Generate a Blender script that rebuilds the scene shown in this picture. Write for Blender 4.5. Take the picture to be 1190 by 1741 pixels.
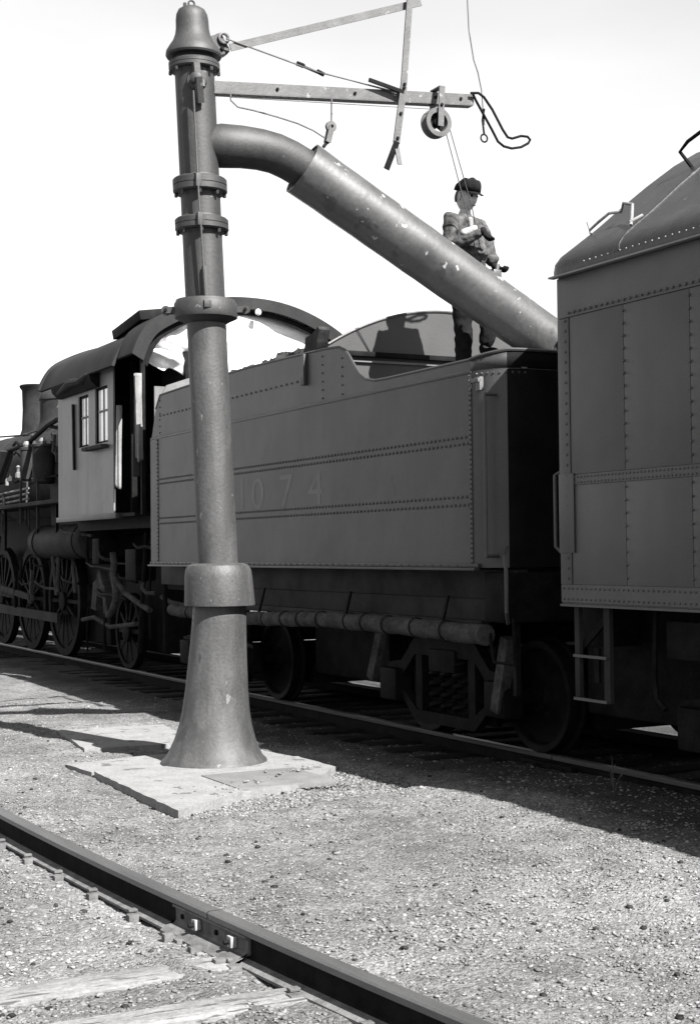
import bpy, bmesh, math, random
import numpy as np
from mathutils import Vector, Matrix
random.seed(7); RNG = np.random.default_rng(11)
scene = bpy.context.scene
for o in list(bpy.data.objects): bpy.data.objects.remove(o)
C = scene.collection

# ------------------------------------------------------------------ camera, light, exposure
al, pitch, roll = math.radians(27.5), math.radians(1.5), math.radians(-0.6)
F = Vector((-math.cos(al)*math.cos(pitch), math.sin(al)*math.cos(pitch), math.sin(pitch)))
R0 = Vector((math.sin(al), math.cos(al), 0)); U0 = R0.cross(F)
Rv = R0*math.cos(roll) + U0*math.sin(roll); Uv = -R0*math.sin(roll) + U0*math.cos(roll)
camd = bpy.data.cameras.new('camera'); cam = bpy.data.objects.new('camera', camd); C.objects.link(cam)
camd.sensor_fit = 'VERTICAL'; camd.sensor_height = 36; camd.lens = 2500/1741*36; camd.clip_end = 3000; camd.clip_start = .05
M4 = Matrix((Rv, Uv, -F)).transposed().to_4x4(); M4.translation = Vector((0, 0, 1.65)); cam.matrix_world = M4
scene.camera = cam

SUN = Vector((1.0, .19, 1.0)).normalized()
sl = bpy.data.lights.new('sun', 'SUN'); sl.energy = 5.0; sl.angle = math.radians(.5); sl.color = (1, .99, .975)
so = bpy.data.objects.new('sun', sl); C.objects.link(so); so.rotation_euler = SUN.to_track_quat('Z', 'Y').to_euler()
w = bpy.data.worlds.new('World'); scene.world = w; w.use_nodes = True
nt = w.node_tree; nt.nodes.clear(); N = nt.nodes.new; L = nt.links.new
sky = N('ShaderNodeTexSky'); sky.sky_type = 'NISHITA'; sky.sun_disc = False
sky.sun_elevation = math.asin(SUN.z); sky.sun_rotation = math.atan2(SUN.x, SUN.y); sky.dust_density = 0; sky.air_density = 1.15
sep = N('ShaderNodeSeparateColor'); L(sky.outputs[0], sep.inputs[0])      # black-and-white film that sees mostly blue
tc = N('ShaderNodeTexCoord'); mp = N('ShaderNodeMapping'); mp.inputs['Scale'].default_value = (1.5, 1.5, 5); L(tc.outputs['Generated'], mp.inputs[0])
nz = N('ShaderNodeTexNoise'); nz.inputs['Scale'].default_value = 2.2; nz.inputs['Detail'].default_value = 7; L(mp.outputs[0], nz.inputs[0])
mr = N('ShaderNodeMapRange'); mr.inputs['From Min'].default_value = .3; mr.inputs['From Max'].default_value = .7
mr.inputs['To Min'].default_value = .93; mr.inputs['To Max'].default_value = 1.07; L(nz.outputs[0], mr.inputs[0])
mu = N('ShaderNodeMath'); mu.operation = 'MULTIPLY'; L(sep.outputs[2], mu.inputs[0]); L(mr.outputs[0], mu.inputs[1])
bg = N('ShaderNodeBackground'); bg.inputs[1].default_value = .05; L(mu.outputs[0], bg.inputs[0])
wo = N('ShaderNodeOutputWorld'); L(bg.outputs[0], wo.inputs[0])
scene.view_settings.view_transform = 'Standard'; scene.view_settings.look = 'None'
scene.view_settings.exposure = 1.98; scene.view_settings.gamma = 1.0
scene.render.engine = 'CYCLES'

# ------------------------------------------------------------------ materials
KA = .60                                                  # dark, sooty railway paintwork photographed at a generous exposure
def mat(name, lo, hi, scale=6, rough=.6, bump=.15, bscale=60, metal=0, detail=6, stretch=(1,1,1), fine=.12, spots=None, spec=.5, streak=None, dent=0):
    lo, hi = lo*KA, hi*KA; spots = [(a_, b_, c_*KA) for a_, b_, c_ in (spots or [])]
    m = bpy.data.materials.new(name); m.use_nodes = True; t = m.node_tree; n = t.nodes.new; l = t.links.new
    b = t.nodes['Principled BSDF']; b.inputs['Roughness'].default_value = rough; b.inputs['Metallic'].default_value = metal
    b.inputs['Specular IOR Level'].default_value = spec*(.07 if name in DULL else 1); b.inputs['Roughness'].default_value = max(rough, .6) if name in DULL else rough
    co = n('ShaderNodeTexCoord'); mp = n('ShaderNodeMapping'); mp.inputs['Scale'].default_value = stretch; l(co.outputs['Object'], mp.inputs[0])
    a = n('ShaderNodeTexNoise'); a.inputs['Scale'].default_value = scale; a.inputs['Detail'].default_value = detail; a.inputs['Roughness'].default_value = .62; l(mp.outputs[0], a.inputs[0])
    f = n('ShaderNodeTexNoise'); f.inputs['Scale'].default_value = bscale; f.inputs['Detail'].default_value = 4; l(co.outputs['Object'], f.inputs[0])
    r = n('ShaderNodeMapRange'); r.inputs['From Min'].default_value = .3; r.inputs['From Max'].default_value = .7
    r.inputs['To Min'].default_value = lo; r.inputs['To Max'].default_value = hi; l(a.outputs[0], r.inputs[0])
    r2 = n('ShaderNodeMapRange'); r2.inputs['From Min'].default_value = .25; r2.inputs['From Max'].default_value = .75
    r2.inputs['To Min'].default_value = 1-fine; r2.inputs['To Max'].default_value = 1+fine; l(f.outputs[0], r2.inputs[0])
    x = n('ShaderNodeMath'); x.operation = 'MULTIPLY'; l(r.outputs[0], x.inputs[0]); l(r2.outputs[0], x.inputs[1]); out = x.outputs[0]
    if streak:                                            # vertical run marks (dirt, rust)
        mp2 = n('ShaderNodeMapping'); mp2.inputs['Scale'].default_value = (streak[0], streak[0], streak[0]*.07); l(co.outputs['Object'], mp2.inputs[0])
        s = n('ShaderNodeTexNoise'); s.inputs['Scale'].default_value = 1; s.inputs['Detail'].default_value = 5; l(mp2.outputs[0], s.inputs[0])
        r4 = n('ShaderNodeMapRange'); r4.inputs['From Min'].default_value = .35; r4.inputs['From Max'].default_value = .68
        r4.inputs['To Min'].default_value = 1; r4.inputs['To Max'].default_value = streak[1]; l(s.outputs[0], r4.inputs[0])
        x3 = n('ShaderNodeMath'); x3.operation = 'MULTIPLY'; l(out, x3.inputs[0]); l(r4.outputs[0], x3.inputs[1]); out = x3.outputs[0]
    if spots:                                             # chips or stains: (noise scale, threshold, value)
        for sc, th, val in spots:
            s = n('ShaderNodeTexNoise'); s.inputs['Scale'].default_value = sc; s.inputs['Detail'].default_value = 5; l(mp.outputs[0], s.inputs[0])
            r3 = n('ShaderNodeMapRange'); r3.inputs['From Min'].default_value = th; r3.inputs['From Max'].default_value = th+.03; l(s.outputs[0], r3.inputs[0])
            mx = n('ShaderNodeMix'); mx.data_type = 'FLOAT'; l(r3.outputs[0], mx.inputs[0]); l(out, mx.inputs[2]); mx.inputs[3].default_value = val; out = mx.outputs[0]
    l(out, b.inputs['Base Color'])
    if dent:
        dn = n('ShaderNodeTexNoise'); dn.inputs['Scale'].default_value = 1.9; dn.inputs['Detail'].default_value = 2; l(co.outputs['Object'], dn.inputs[0])
    bp = n('ShaderNodeBump'); bp.inputs['Strength'].default_value = bump; bp.inputs['Distance'].default_value = .01; l(f.outputs[0], bp.inputs['Height']); l(bp.outputs[0], b.inputs['Normal'])
    if dent:
        b2 = n('ShaderNodeBump'); b2.inputs['Strength'].default_value = 1; b2.inputs['Distance'].default_value = dent; l(dn.outputs[0], b2.inputs['Height']); l(bp.outputs[0], b2.inputs['Normal']); l(b2.outputs[0], b.inputs['Normal'])
    m['b'] = 1
    return m
MT = {}
DULL = ('oily_running_gear', 'dark_iron', 'rusty_rail', 'boiler_jacket', 'wheel_tyre', 'dark_sleeper', 'pipe_lagging', 'roof_paint', 'work_jacket', 'overalls', 'coal', 'rear_shade', 'joint_plate', 'dark_cap', 'dark_gloves')
MT['column'] = mat('column_paint', .040, .098, 3.6, .62, .22, 45, stretch=(1,1,.5), spots=[(2.3, .60, .04), (6, .63, .035), (13, .67, .16), (30, .70, .02)], fine=.25, streak=(11, .55), dent=.004)
MT['columntop'] = mat('sooty_column_paint', .02, .046, 3.5, .62, .15, 45, spots=[(5, .63, .02), (12, .69, .12)], fine=.25, streak=(10, .6), dent=.004)
MT['spout'] = mat('spout_paint', .04, .085, 3.2, .4, .1, 30, spots=[(5.5, .61, .028), (9, .668, .38), (22, .70, .3)], fine=.25, spec=.9, dent=.008)
MT['rear_shade'] = mat('rear_shade', .006, .014, 3, .8, .2, 50)  # near-black stand-in for the shade on the tender's rear faces
MT['arm'] = mat('arm_iron', .05, .11, 9, .6, .2, 70, spots=[(14, .66, .22)])
MT['dark'] = mat('dark_iron', .008, .02, 8, .6, .2, 60)
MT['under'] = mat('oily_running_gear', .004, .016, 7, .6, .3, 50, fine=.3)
MT['tender'] = mat('tender_paint', .046, .072, 1.3, .45, .12, 90, fine=.14, spec=.35, spots=[(24, .765, .2), (5, .72, .035)], streak=(3.2, .80), dent=.012)
MT['car'] = mat('car_paint', .058, .094, 1.1, .45, .12, 90, fine=.14, spec=.35, spots=[(22, .765, .2), (2.1, .68, .05)], streak=(2.8, .80), dent=.012)
MT['cab'] = mat('cab_paint', .175, .25, 1.6, .5, .1, 80, fine=.12, spots=[(9, .72, .06)], streak=(5, .74), dent=.012)
MT['roof'] = mat('roof_paint', .025, .045, 2, .5, .15, 60)
MT['carroof'] = mat('tarred_roof', .013, .036, 2.4, .42, .3, 30, fine=.25, spots=[(3.5, .64, .05), (7, .70, .09)], streak=(5, .6))
MT['boiler'] = mat('boiler_jacket', .02, .055, 3, .45, .2, 40)
MT['lag'] = mat('pipe_lagging', .035, .10, 7, .85, .5, 35, fine=.3)
MT['bulk'] = mat('bulkhead_paint', .035, .047, 4, .6, .1, 60)
MT['deck'] = mat('tender_deck', .10, .2, 4, .7, .2, 50)
MT['canvas'] = mat('canvas', .95, 1.25, 5, .9, .3, 40, fine=.06)
MT['canvasd'] = mat('grey_canvas', .22, .36, 4, .9, .3, 40, streak=(9, .6))
MT['railtop'] = mat('worn_rail_steel', .12, .2, 7, .35, .08, 80, metal=.5, stretch=(.15, 1, 1))
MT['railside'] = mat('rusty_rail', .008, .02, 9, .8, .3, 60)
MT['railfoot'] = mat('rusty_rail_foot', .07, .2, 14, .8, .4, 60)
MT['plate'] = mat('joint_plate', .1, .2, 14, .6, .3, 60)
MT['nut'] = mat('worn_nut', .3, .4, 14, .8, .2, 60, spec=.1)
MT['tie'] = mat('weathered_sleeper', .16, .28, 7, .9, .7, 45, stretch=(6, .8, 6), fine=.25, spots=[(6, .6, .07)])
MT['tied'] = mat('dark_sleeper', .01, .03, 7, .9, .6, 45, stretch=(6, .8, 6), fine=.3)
MT['concrete'] = mat('concrete', .2, .28, 5, .9, .5, 40, fine=.15, spots=[(6, .62, .1), (14, .69, .08)])
MT['coverplate'] = mat('cover_plate', .13, .19, 6, .8, .3, 50, fine=.15)
MT['coal'] = mat('coal', .012, .06, 9, .35, .4, 30)
MT['coat'] = mat('work_jacket', .04, .11, 11, .9, .6, 22, fine=.5)
MT['overall'] = mat('overalls', .012, .022, 12, .9, .5, 25, fine=.3)
MT['cap'] = mat('dark_cap', .012, .02, 12, .9, .4, 40)
MT['glove'] = mat('dark_gloves', .012, .022, 20, .8, .4, 60)
MT['skin'] = mat('skin', .42, .58, 14, .6, .1, 60)
MT['scarf'] = mat('neckerchief', .1, .4, 60, .9, .3, 80)
MT['hair'] = mat('dark_hair', .015, .03, 40, .8, .4, 90)
MT['sunlit_fold'] = mat('sunlit_sleeve', .3, .5, 14, .9, .5, 25)
MT['weed'] = mat('weed', .05, .1, 14, .9, .1, 60)
MT['glass'] = mat('pale_glass', 1.1, 1.35, 4, .08, .02, 40, spec=1.0)  # opaque panes with a near-white base colour
MT['numeral'] = mat('faded_numeral', .09, .14, 5, .5, .1, 90, spec=.35, dent=.012)
MT['wheelrim'] = mat('wheel_tyre', .012, .03, 7, .35, .1, 60, metal=.6)
# stones: each its own tone
m = mat('stone', .1, .1, 6, .85, .4, 120); MT['stone'] = m; t = m.node_tree
g = t.nodes.new('ShaderNodeNewGeometry'); r = t.nodes.new('ShaderNodeValToRGB')
for k, (p, v) in enumerate([(0, .05), (.3, .095), (.75, .14), (1, .2)]):
    e = r.color_ramp.elements[k] if k < 2 else r.color_ramp.elements.new(p)
    e.position = p; e.color = (v, v, v, 1)
t.links.new(g.outputs['Random Per Island'], r.inputs[0])
tco = t.nodes.new('ShaderNodeTexCoord'); tn = t.nodes.new('ShaderNodeTexNoise'); tn.inputs['Scale'].default_value = .8; tn.inputs['Detail'].default_value = 5; t.links.new(tco.outputs['Object'], tn.inputs[0])
tr = t.nodes.new('ShaderNodeMapRange'); tr.inputs[1].default_value = .35; tr.inputs[2].default_value = .66; tr.inputs[3].default_value = .75; tr.inputs[4].default_value = 1.15; t.links.new(tn.outputs[0], tr.inputs[0])
tm = t.nodes.new('ShaderNodeMath'); tm.operation = 'MULTIPLY'; t.links.new(r.outputs[0], tm.inputs[0]); t.links.new(tr.outputs[0], tm.inputs[1]); t.links.new(tm.outputs[0], t.nodes['Principled BSDF'].inputs['Base Color'])
# gravel ground: pale gravel, train shade painted in along the running line
m = bpy.data.materials.new('gravel_ground'); m.use_nodes = True; MT['ground'] = m; t = m.node_tree; n = t.nodes.new; l = t.links.new
b = t.nodes['Principled BSDF']; b.inputs['Roughness'].default_value = .95; b.inputs['Specular IOR Level'].default_value = .2
co = n('ShaderNodeTexCoord'); sp = n('ShaderNodeSeparateXYZ'); l(co.outputs['Object'], sp.inputs[0])
def noise(sc, det=5, rough=.6):
    a = n('ShaderNodeTexNoise'); a.inputs['Scale'].default_value = sc; a.inputs['Detail'].default_value = det; a.inputs['Roughness'].default_value = rough; l(co.outputs['Object'], a.inputs[0]); return a
def rng(o, a, b_, c, d):
    q = n('ShaderNodeMapRange'); l(o, q.inputs[0])
    for i, v in zip((1, 2, 3, 4), (a, b_, c, d)): q.inputs[i].default_value = v
    return q.outputs[0]
def mth(op, a, b_):
    q = n('ShaderNodeMath'); q.operation = op
    for i, v in ((0, a), (1, b_)):
        if isinstance(v, (int, float)): q.inputs[i].default_value = v
        else: l(v, q.inputs[i])
    return q.outputs[0]
v1 = n('ShaderNodeTexVoronoi'); v1.inputs['Scale'].default_value = 42; l(co.outputs['Object'], v1.inputs[0])
v2 = n('ShaderNodeTexVoronoi'); v2.inputs['Scale'].default_value = 95; l(co.outputs['Object'], v2.inputs[0])
s1 = n('ShaderNodeSeparateColor'); l(v1.outputs['Color'], s1.inputs[0]); s2 = n('ShaderNodeSeparateColor'); l(v2.outputs['Color'], s2.inputs[0])
cell = mth('ADD', mth('MULTIPLY', s1.outputs[0], .5), mth('MULTIPLY', s2.outputs[1], .5))
base = rng(cell, .1, .9, .07, .168)
patch = rng(noise(.8).outputs[0], .35, .66, .66, 1.22); patch2 = rng(noise(4.5).outputs[0], .3, .7, .74, 1.22)
val = mth('MULTIPLY', base, mth('MULTIPLY', patch, patch2))
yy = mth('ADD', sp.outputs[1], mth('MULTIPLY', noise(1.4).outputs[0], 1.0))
train_shade = mth('MULTIPLY', rng(yy, 5.6, 6.1, 0, 1), rng(yy, 9.2, 10.2, 1, 0))  # strip under the train, darkened in colour to deepen its shade
val = mth('MULTIPLY', val, rng(train_shade, 0, 1, 1, .25))
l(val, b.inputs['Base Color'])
hgt = mth('ADD', mth('MULTIPLY', v1.outputs['Distance'], -1.0), mth('ADD', mth('MULTIPLY', v2.outputs['Distance'], -.5), mth('MULTIPLY', noise(140).outputs[0], .5)))
bp = n('ShaderNodeBump'); bp.inputs['Strength'].default_value = .7; bp.inputs['Distance'].default_value = .02; l(hgt, bp.inputs['Height']); l(bp.outputs[0], b.inputs['Normal'])

# ------------------------------------------------------------------ helpers
def finish(name, bm, m, parent=None, smooth=True, ang=35):
    me = bpy.data.meshes.new(name); bmesh.ops.recalc_face_normals(bm, faces=bm.faces); bm.to_mesh(me); bm.free()
    ms = m if isinstance(m, (list, tuple)) else [m]
    for q in ms: me.materials.append(MT[q] if isinstance(q, str) else q)
    if smooth:
        me.polygons.foreach_set('use_smooth', [True]*len(me.polygons)); me.set_sharp_from_angle(angle=math.radians(ang))
    o = bpy.data.objects.new(name, me); C.objects.link(o)
    if parent is not None:
        o.parent = parent; o.matrix_parent_inverse = parent_inv(parent)
    return o
def parent_inv(p):
    return world_of(p).inverted()
def world_of(p):
    mtx = Matrix.LocRotScale(p.location, p.rotation_euler, p.scale)
    if p.parent is not None: return world_of(p.parent) @ p.matrix_parent_inverse @ mtx
    return mtx
def empty(name, label, cat, loc, kind=None, group=None):
    o = bpy.data.objects.new(name, None); C.objects.link(o); o.location = loc; o.empty_display_size = .2
    if label: o['label'] = label
    if cat: o['category'] = cat
    if kind: o['kind'] = kind
    if group: o['group'] = group
    return o
def tag(o, label, cat, kind=None, group=None):
    o['label'] = label; o['category'] = cat
    if kind: o['kind'] = kind
    if group: o['group'] = group
    return o
def NB(): return bmesh.new()
def box(bm, x0, x1, y0, y1, z0, z1, bev=0, mtx=None, mi=0):
    v = [bm.verts.new(p) for p in ((x0,y0,z0),(x1,y0,z0),(x1,y1,z0),(x0,y1,z0),(x0,y0,z1),(x1,y0,z1),(x1,y1,z1),(x0,y1,z1))]
    if mtx is not None:
        for q in v: q.co = mtx @ q.co
    fs = [bm.faces.new([v[i] for i in f]) for f in ((3,2,1,0),(4,5,6,7),(0,1,5,4),(1,2,6,5),(2,3,7,6),(3,0,4,7))]
    for f in fs: f.material_index = mi
    if bev: bmesh.ops.bevel(bm, geom=list({e for f in fs for e in f.edges}), offset=bev, segments=2, affect='EDGES', profile=.6)
def frames(pts):
    pts = [Vector(p) for p in pts]; T = []
    for i in range(len(pts)):
        a = pts[max(i-1, 0)]; c = pts[min(i+1, len(pts)-1)]; T.append((c-a).normalized())
    up = Vector((0, 0, 1)) if abs(T[0].z) < .9 else Vector((1, 0, 0))
    n0 = T[0].cross(up).normalized(); out = []
    for i, tt in enumerate(T):
        n0 = (n0 - tt*n0.dot(tt)).normalized(); out.append((pts[i], n0.copy(), tt.cross(n0)))
    return out
def tube(bm, pts, r, seg=10, cap=True, closed=False):
    fr = frames(pts); rr = r if isinstance(r, (list, tuple)) else [r]*len(fr); rings = []
    for (p, a, b_), q in zip(fr, rr):
        rings.append([bm.verts.new(p + a*(q*math.cos(2*math.pi*k/seg)) + b_*(q*math.sin(2*math.pi*k/seg))) for k in range(seg)])
    for i in range(len(rings)-1):
        for k in range(seg): bm.faces.new((rings[i][k], rings[i][(k+1)%seg], rings[i+1][(k+1)%seg], rings[i+1][k]))
    if cap and len(rings) > 1:
        bm.faces.new(rings[0][::-1]); bm.faces.new(rings[-1])
def arc(c, r, a0, a1, n_, plane='xz'):
    o = []
    for i in range(n_+1):
        a = math.radians(a0+(a1-a0)*i/n_); u, v = r*math.cos(a), r*math.sin(a)
        o.append((c[0]+u, c[1], c[2]+v) if plane == 'xz' else (c[0], c[1]+u, c[2]+v) if plane == 'yz' else (c[0]+u, c[1]+v, c[2]))
    return o
def lathe(bm, prof, mtx=Matrix.Identity(4), seg=40, capends=True):
    rings = []
    for r_, z in prof:
        rings.append([bm.verts.new(mtx @ Vector((r_*math.cos(2*math.pi*k/seg), r_*math.sin(2*math.pi*k/seg), z))) for k in range(seg)])
    for i in range(len(rings)-1):
        for k in range(seg): bm.faces.new((rings[i][k], rings[i][(k+1)%seg], rings[i+1][(k+1)%seg], rings[i+1][k]))
    if capends: bm.faces.new(rings[0][::-1]); bm.faces.new(rings[-1])
def bar(bm, a, b_, w_, h_, side=(1, 0, 0)):
    a, b_ = Vector(a), Vector(b_); d = (b_-a).normalized(); s = Vector(side); s = (s-d*s.dot(d)).normalized(); u = d.cross(s)
    v = [bm.verts.new(p + s*(i*w_/2) + u*(j*h_/2)) for p in (a, b_) for i, j in ((-1,-1),(1,-1),(1,1),(-1,1))]
    for f in ((3,2,1,0),(4,5,6,7),(0,1,5,4),(1,2,6,5),(2,3,7,6),(3,0,4,7)): bm.faces.new([v[i] for i in f])
def prism(bm, poly, t0, t1, axis='y'):
    def P(u, v, t_): return (u, t_, v) if axis == 'y' else (t_, u, v) if axis == 'x' else (u, v, t_)
    a = [bm.verts.new(P(u, v, t0)) for u, v in poly]; b_ = [bm.verts.new(P(u, v, t1)) for u, v in poly]
    bm.faces.new(a); bm.faces.new(b_[::-1])
    for i in range(len(poly)): j = (i+1) % len(poly); bm.faces.new((a[j], a[i], b_[i], b_[j]))
def rivet(bm, p, nrm, r=.011, h=.008, seg=6):
    nrm = Vector(nrm); q = nrm.to_track_quat('Z', 'Y').to_matrix(); p = Vector(p)
    a = [bm.verts.new(p + q @ Vector((r*math.cos(2*math.pi*k/seg), r*math.sin(2*math.pi*k/seg), -.001))) for k in range(seg)]
    b_ = [bm.verts.new(p + q @ Vector((r*.62*math.cos(2*math.pi*k/seg), r*.62*math.sin(2*math.pi*k/seg), h))) for k in range(seg)]
    for k in range(seg): bm.faces.new((a[k], a[(k+1)%seg], b_[(k+1)%seg], b_[k]))
    bm.faces.new(b_)
def rowx(bm, x0, x1, y, z, step, r=.011, nrm=(0,-1,0), z1=None):
    k = max(1, int(abs(x1-x0)/step))
    for i in range(k+1):
        rivet(bm, (x0+(x1-x0)*i/k, y, z + ((z1-z)*i/k if z1 is not None else 0)), nrm, r*random.uniform(.9, 1.1), r*.75)
def colz(bm, x, y, z0, z1, step, r=.011, nrm=(0,-1,0)):
    k = max(1, int(abs(z1-z0)/step))
    for i in range(k+1): rivet(bm, (x, y, z0+(z1-z0)*i/k), nrm, r, r*.75)
def bolt(name, p, d, r, h, m, parent):
    bm = NB(); lathe(bm, [(r, 0), (r, h*.8), (r*.8, h)], Matrix.Translation(p) @ Vector(d).to_track_quat('Z', 'Y').to_matrix().to_4x4(), 6)
    return finish(name, bm, m, parent)
def vnoise(x, y, sc, seed):
    x = x*sc+seed*17.3; y = y*sc+seed*9.1; xi = np.floor(x).astype(int); yi = np.floor(y).astype(int); fx = x-xi; fy = y-yi
    fx = fx*fx*(3-2*fx); fy = fy*fy*(3-2*fy)
    def h(a, b_):
        v = np.sin(a*127.1+b_*311.7+seed*74.7)*43758.5453; return v-np.floor(v)
    return (h(xi, yi)*(1-fx)+h(xi+1, yi)*fx)*(1-fy)+(h(xi, yi+1)*(1-fx)+h(xi+1, yi+1)*fx)*fy-.5

# ------------------------------------------------------------------ ground
def yr(x):
    t_ = np.maximum(np.asarray(x, float)+8.67, 0); u = np.asarray(x, float)+8.67
    return 2.171+.035*u+.0085*t_*t_
def gz(x, y):
    x = np.asarray(x, float); y = np.asarray(y, float)
    z = .05*vnoise(x, y, .5, 1)+.035*vnoise(x, y, 1.7, 2)+.018*vnoise(x, y, 5, 3)+.012*vnoise(x, y, 13, 4)
    z = z + .07*np.clip((x+10.5)/2.5, 0, 1)*np.clip((y-3.6)/1.2, 0, 1)*np.clip((7-y)/.6, 0, 1)
    near = np.exp(-((y-(yr(x)-.7))/.85)**2)*np.clip((yr(x)+.03-y)/.06, 0, 1); z = z*(1-.65*near) - .012*near      # bedded under the near track
    z = z + .03*np.exp(-((y-(yr(x)-.27))/.07)**2)*(.7+1.2*vnoise(x, y, 3, 12))
    far = np.exp(-((y-7.1)/.9)**2); z = z*(1-.5*far) - .02*far
    pad = np.clip(1-np.maximum(np.abs(x+9.75)/1.15, np.abs(y-4.2)/1.1)**6, 0, 1); z = z*(1-.8*pad)-.025*pad
    return z
gx = np.concatenate([-np.geomspace(900, 31, 30), np.arange(-30, -14, .09), np.arange(-14, 1, .045), np.geomspace(1.1, 300, 30)])
gy = np.concatenate([-np.geomspace(300, 1.2, 25), np.arange(-1, 7.5, .045), np.arange(7.5, 14, .15), np.geomspace(14.2, 900, 40)])
X, Yg = np.meshgrid(gx, gy, indexing='ij'); Zg = gz(X, Yg); Zg = np.where((Yg > 40) | (X < -60) | (X > 30), Zg*0-.03, Zg)
fine = 1.0*((X > -14) & (X < 1) & (Yg < 7.5) & (Yg > -1)); Zg = Zg + fine*(RNG.random(X.shape)-.5)*.012
nx, ny = X.shape; vs = np.stack([X, Yg, Zg], -1).reshape(-1, 3)
ii = np.arange(nx-1)[:, None]*ny+np.arange(ny-1)[None]; ii = ii.reshape(-1); qd = np.stack([ii, ii+ny, ii+ny+1, ii+1], 1)
def np_mesh(name, vs, fs, m):
    me = bpy.data.meshes.new(name); k = fs.shape[1]; me.vertices.add(len(vs)); me.vertices.foreach_set('co', vs.astype(np.float32).ravel())
    me.loops.add(fs.size); me.loops.foreach_set('vertex_index', fs.astype(np.int32).ravel()); me.polygons.add(len(fs))
    me.polygons.foreach_set('loop_start', np.arange(0, fs.size, k, dtype=np.int32)); me.update(calc_edges=True); me.validate()
    me.materials.append(MT[m]); o = bpy.data.objects.new(name, me); C.objects.link(o); return o
ground = np_mesh('ground', vs, qd, 'ground'); ground['kind'] = 'structure'; ground['label'] = 'pale gravel yard with shade painted in under and beside the train'
ground.data.polygons.foreach_set('use_smooth', [True]*len(ground.data.polygons))

# loose stones
ph = (1+5**.5)/2
ico = np.array([(-1,ph,0),(1,ph,0),(-1,-ph,0),(1,-ph,0),(0,-1,ph),(0,1,ph),(0,-1,-ph),(0,1,-ph),(ph,0,-1),(ph,0,1),(-ph,0,-1),(-ph,0,1)])/1.902
icf = np.array([(0,11,5),(0,5,1),(0,1,7),(0,7,10),(0,10,11),(1,5,9),(5,11,4),(11,10,2),(10,7,6),(7,1,8),(3,9,4),(3,4,2),(3,2,6),(3,6,8),(3,8,9),(4,9,5),(2,4,11),(6,2,10),(8,6,7),(9,8,1)])
def scatter(name, P, S, m, flat=.6):
    k = len(P); q = RNG.normal(size=(k, 4)); q /= np.linalg.norm(q, axis=1)[:, None]; w_, x, y, z = q.T
    Rm = np.stack([1-2*(y*y+z*z), 2*(x*y-z*w_), 2*(x*z+y*w_), 2*(x*y+z*w_), 1-2*(x*x+z*z), 2*(y*z-x*w_), 2*(x*z-y*w_), 2*(y*z+x*w_), 1-2*(x*x+y*y)], 1).reshape(-1, 3, 3)
    sh = ico[None]*(1+.35*(RNG.random((k, 12, 1))-.5))*RNG.uniform(.65, 1.25, (k, 1, 3))
    v = np.einsum('kij,knj->kni', Rm, sh); v[:, :, 2] *= flat; v = v*S[:, None, None]+P[:, None, :]
    fs = (icf[None]+12*np.arange(k)[:, None, None]).reshape(-1, 3)
    o = np_mesh(name, v.reshape(-1, 3), fs, m); o['kind'] = 'stuff'; return o
def fan(k, rmin, rmax, power):
    d = rmin+(rmax-rmin)*RNG.random(k)**power; th = np.radians(RNG.uniform(-16.5, 16.5, k))
    return -d*np.cos(al+th), d*np.sin(al+th)
sx, sy = fan(76000, 4.2, 17, 1.55)
ok = (sy > .2) & (sy < 7.6) & (np.abs(sy-yr(sx)) > .08) & ~((np.abs(sx+9.75) < 1.0) & (np.abs(sy-4.1) < .75) & (RNG.random(len(sx)) > .1))
sx, sy = sx[ok], sy[ok]
clump = .75+.9*vnoise(sx, sy, 1.2, 8)+.5*vnoise(sx, sy, 4, 9)
dk = RNG.random(len(sx)) < clump*np.where(sy > 5.4, .45, 1.0); sx, sy = sx[dk], sy[dk]
S = np.clip(RNG.lognormal(math.log(.0070), .33, len(sx)), .004, .02)
o = scatter('gravel', np.stack([sx, sy, gz(sx, sy)+S*.15], 1), S, 'stone', .5)
tag(o, 'loose pale gravel stones strewn over the yard', 'gravel', 'stuff')

sx, sy = fan(260, 4.6, 14, 1.2); kk = (sy > 1) & (np.abs(sy-yr(sx)) > .15) & (sy < 6); sx, sy = sx[kk], sy[kk]
o = scatter('clinker', np.stack([sx, sy, gz(sx, sy)+.004], 1), RNG.uniform(.008, .02, len(sx)), 'coal', .6); tag(o, 'scattered black cinders and coal crumbs on the pale gravel', 'cinders', 'stuff')
# ------------------------------------------------------------------ tracks
RP = [(-.07, 0), (.07, 0), (.07, .011), (.02, .026), (.009, .036), (.009, .108), (.033, .118), (.035, .142), (.028, .15), (-.028, .15), (-.035, .142), (-.033, .118), (-.009, .108), (-.009, .036), (-.02, .026), (-.07, .011)]
def rail(name, xs, yf, z0, parent, mats=('railside', 'railtop', 'railfoot')):
    bm = NB(); rings = [[bm.verts.new((x, float(yf(x))+u, z0+v)) for u, v in RP] for x in xs]; k = len(RP)
    for i in range(len(rings)-1):
        for j in range(k):
            f = bm.faces.new((rings[i][j], rings[i][(j+1)%k], rings[i+1][(j+1)%k], rings[i+1][j]))
            f.material_index = 1 if j in (6, 7, 8, 9, 10) else 2 if j in (0, 1, 2, 14, 15) else 0
    bm.faces.new(rings[0]); bm.faces.new(rings[-1][::-1])
    return finish(name, bm, list(mats), parent, ang=25)
near = empty('railway_track', 'bare curving track in the foreground with one bolted rail joint', 'railway track', (-6, 1.6, 0))
J = -5.765
rail('rail', list(np.arange(-40, J-.3, .5))+[J-.004], yr, .0, near)
rail('rail', [J+.004]+list(np.arange(-5.5, 3, .35)), yr, .0, near)
rail('rail', list(np.arange(-40, 3, .6)), lambda x: yr(x)-1.505, .0, near)
tms = None
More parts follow.
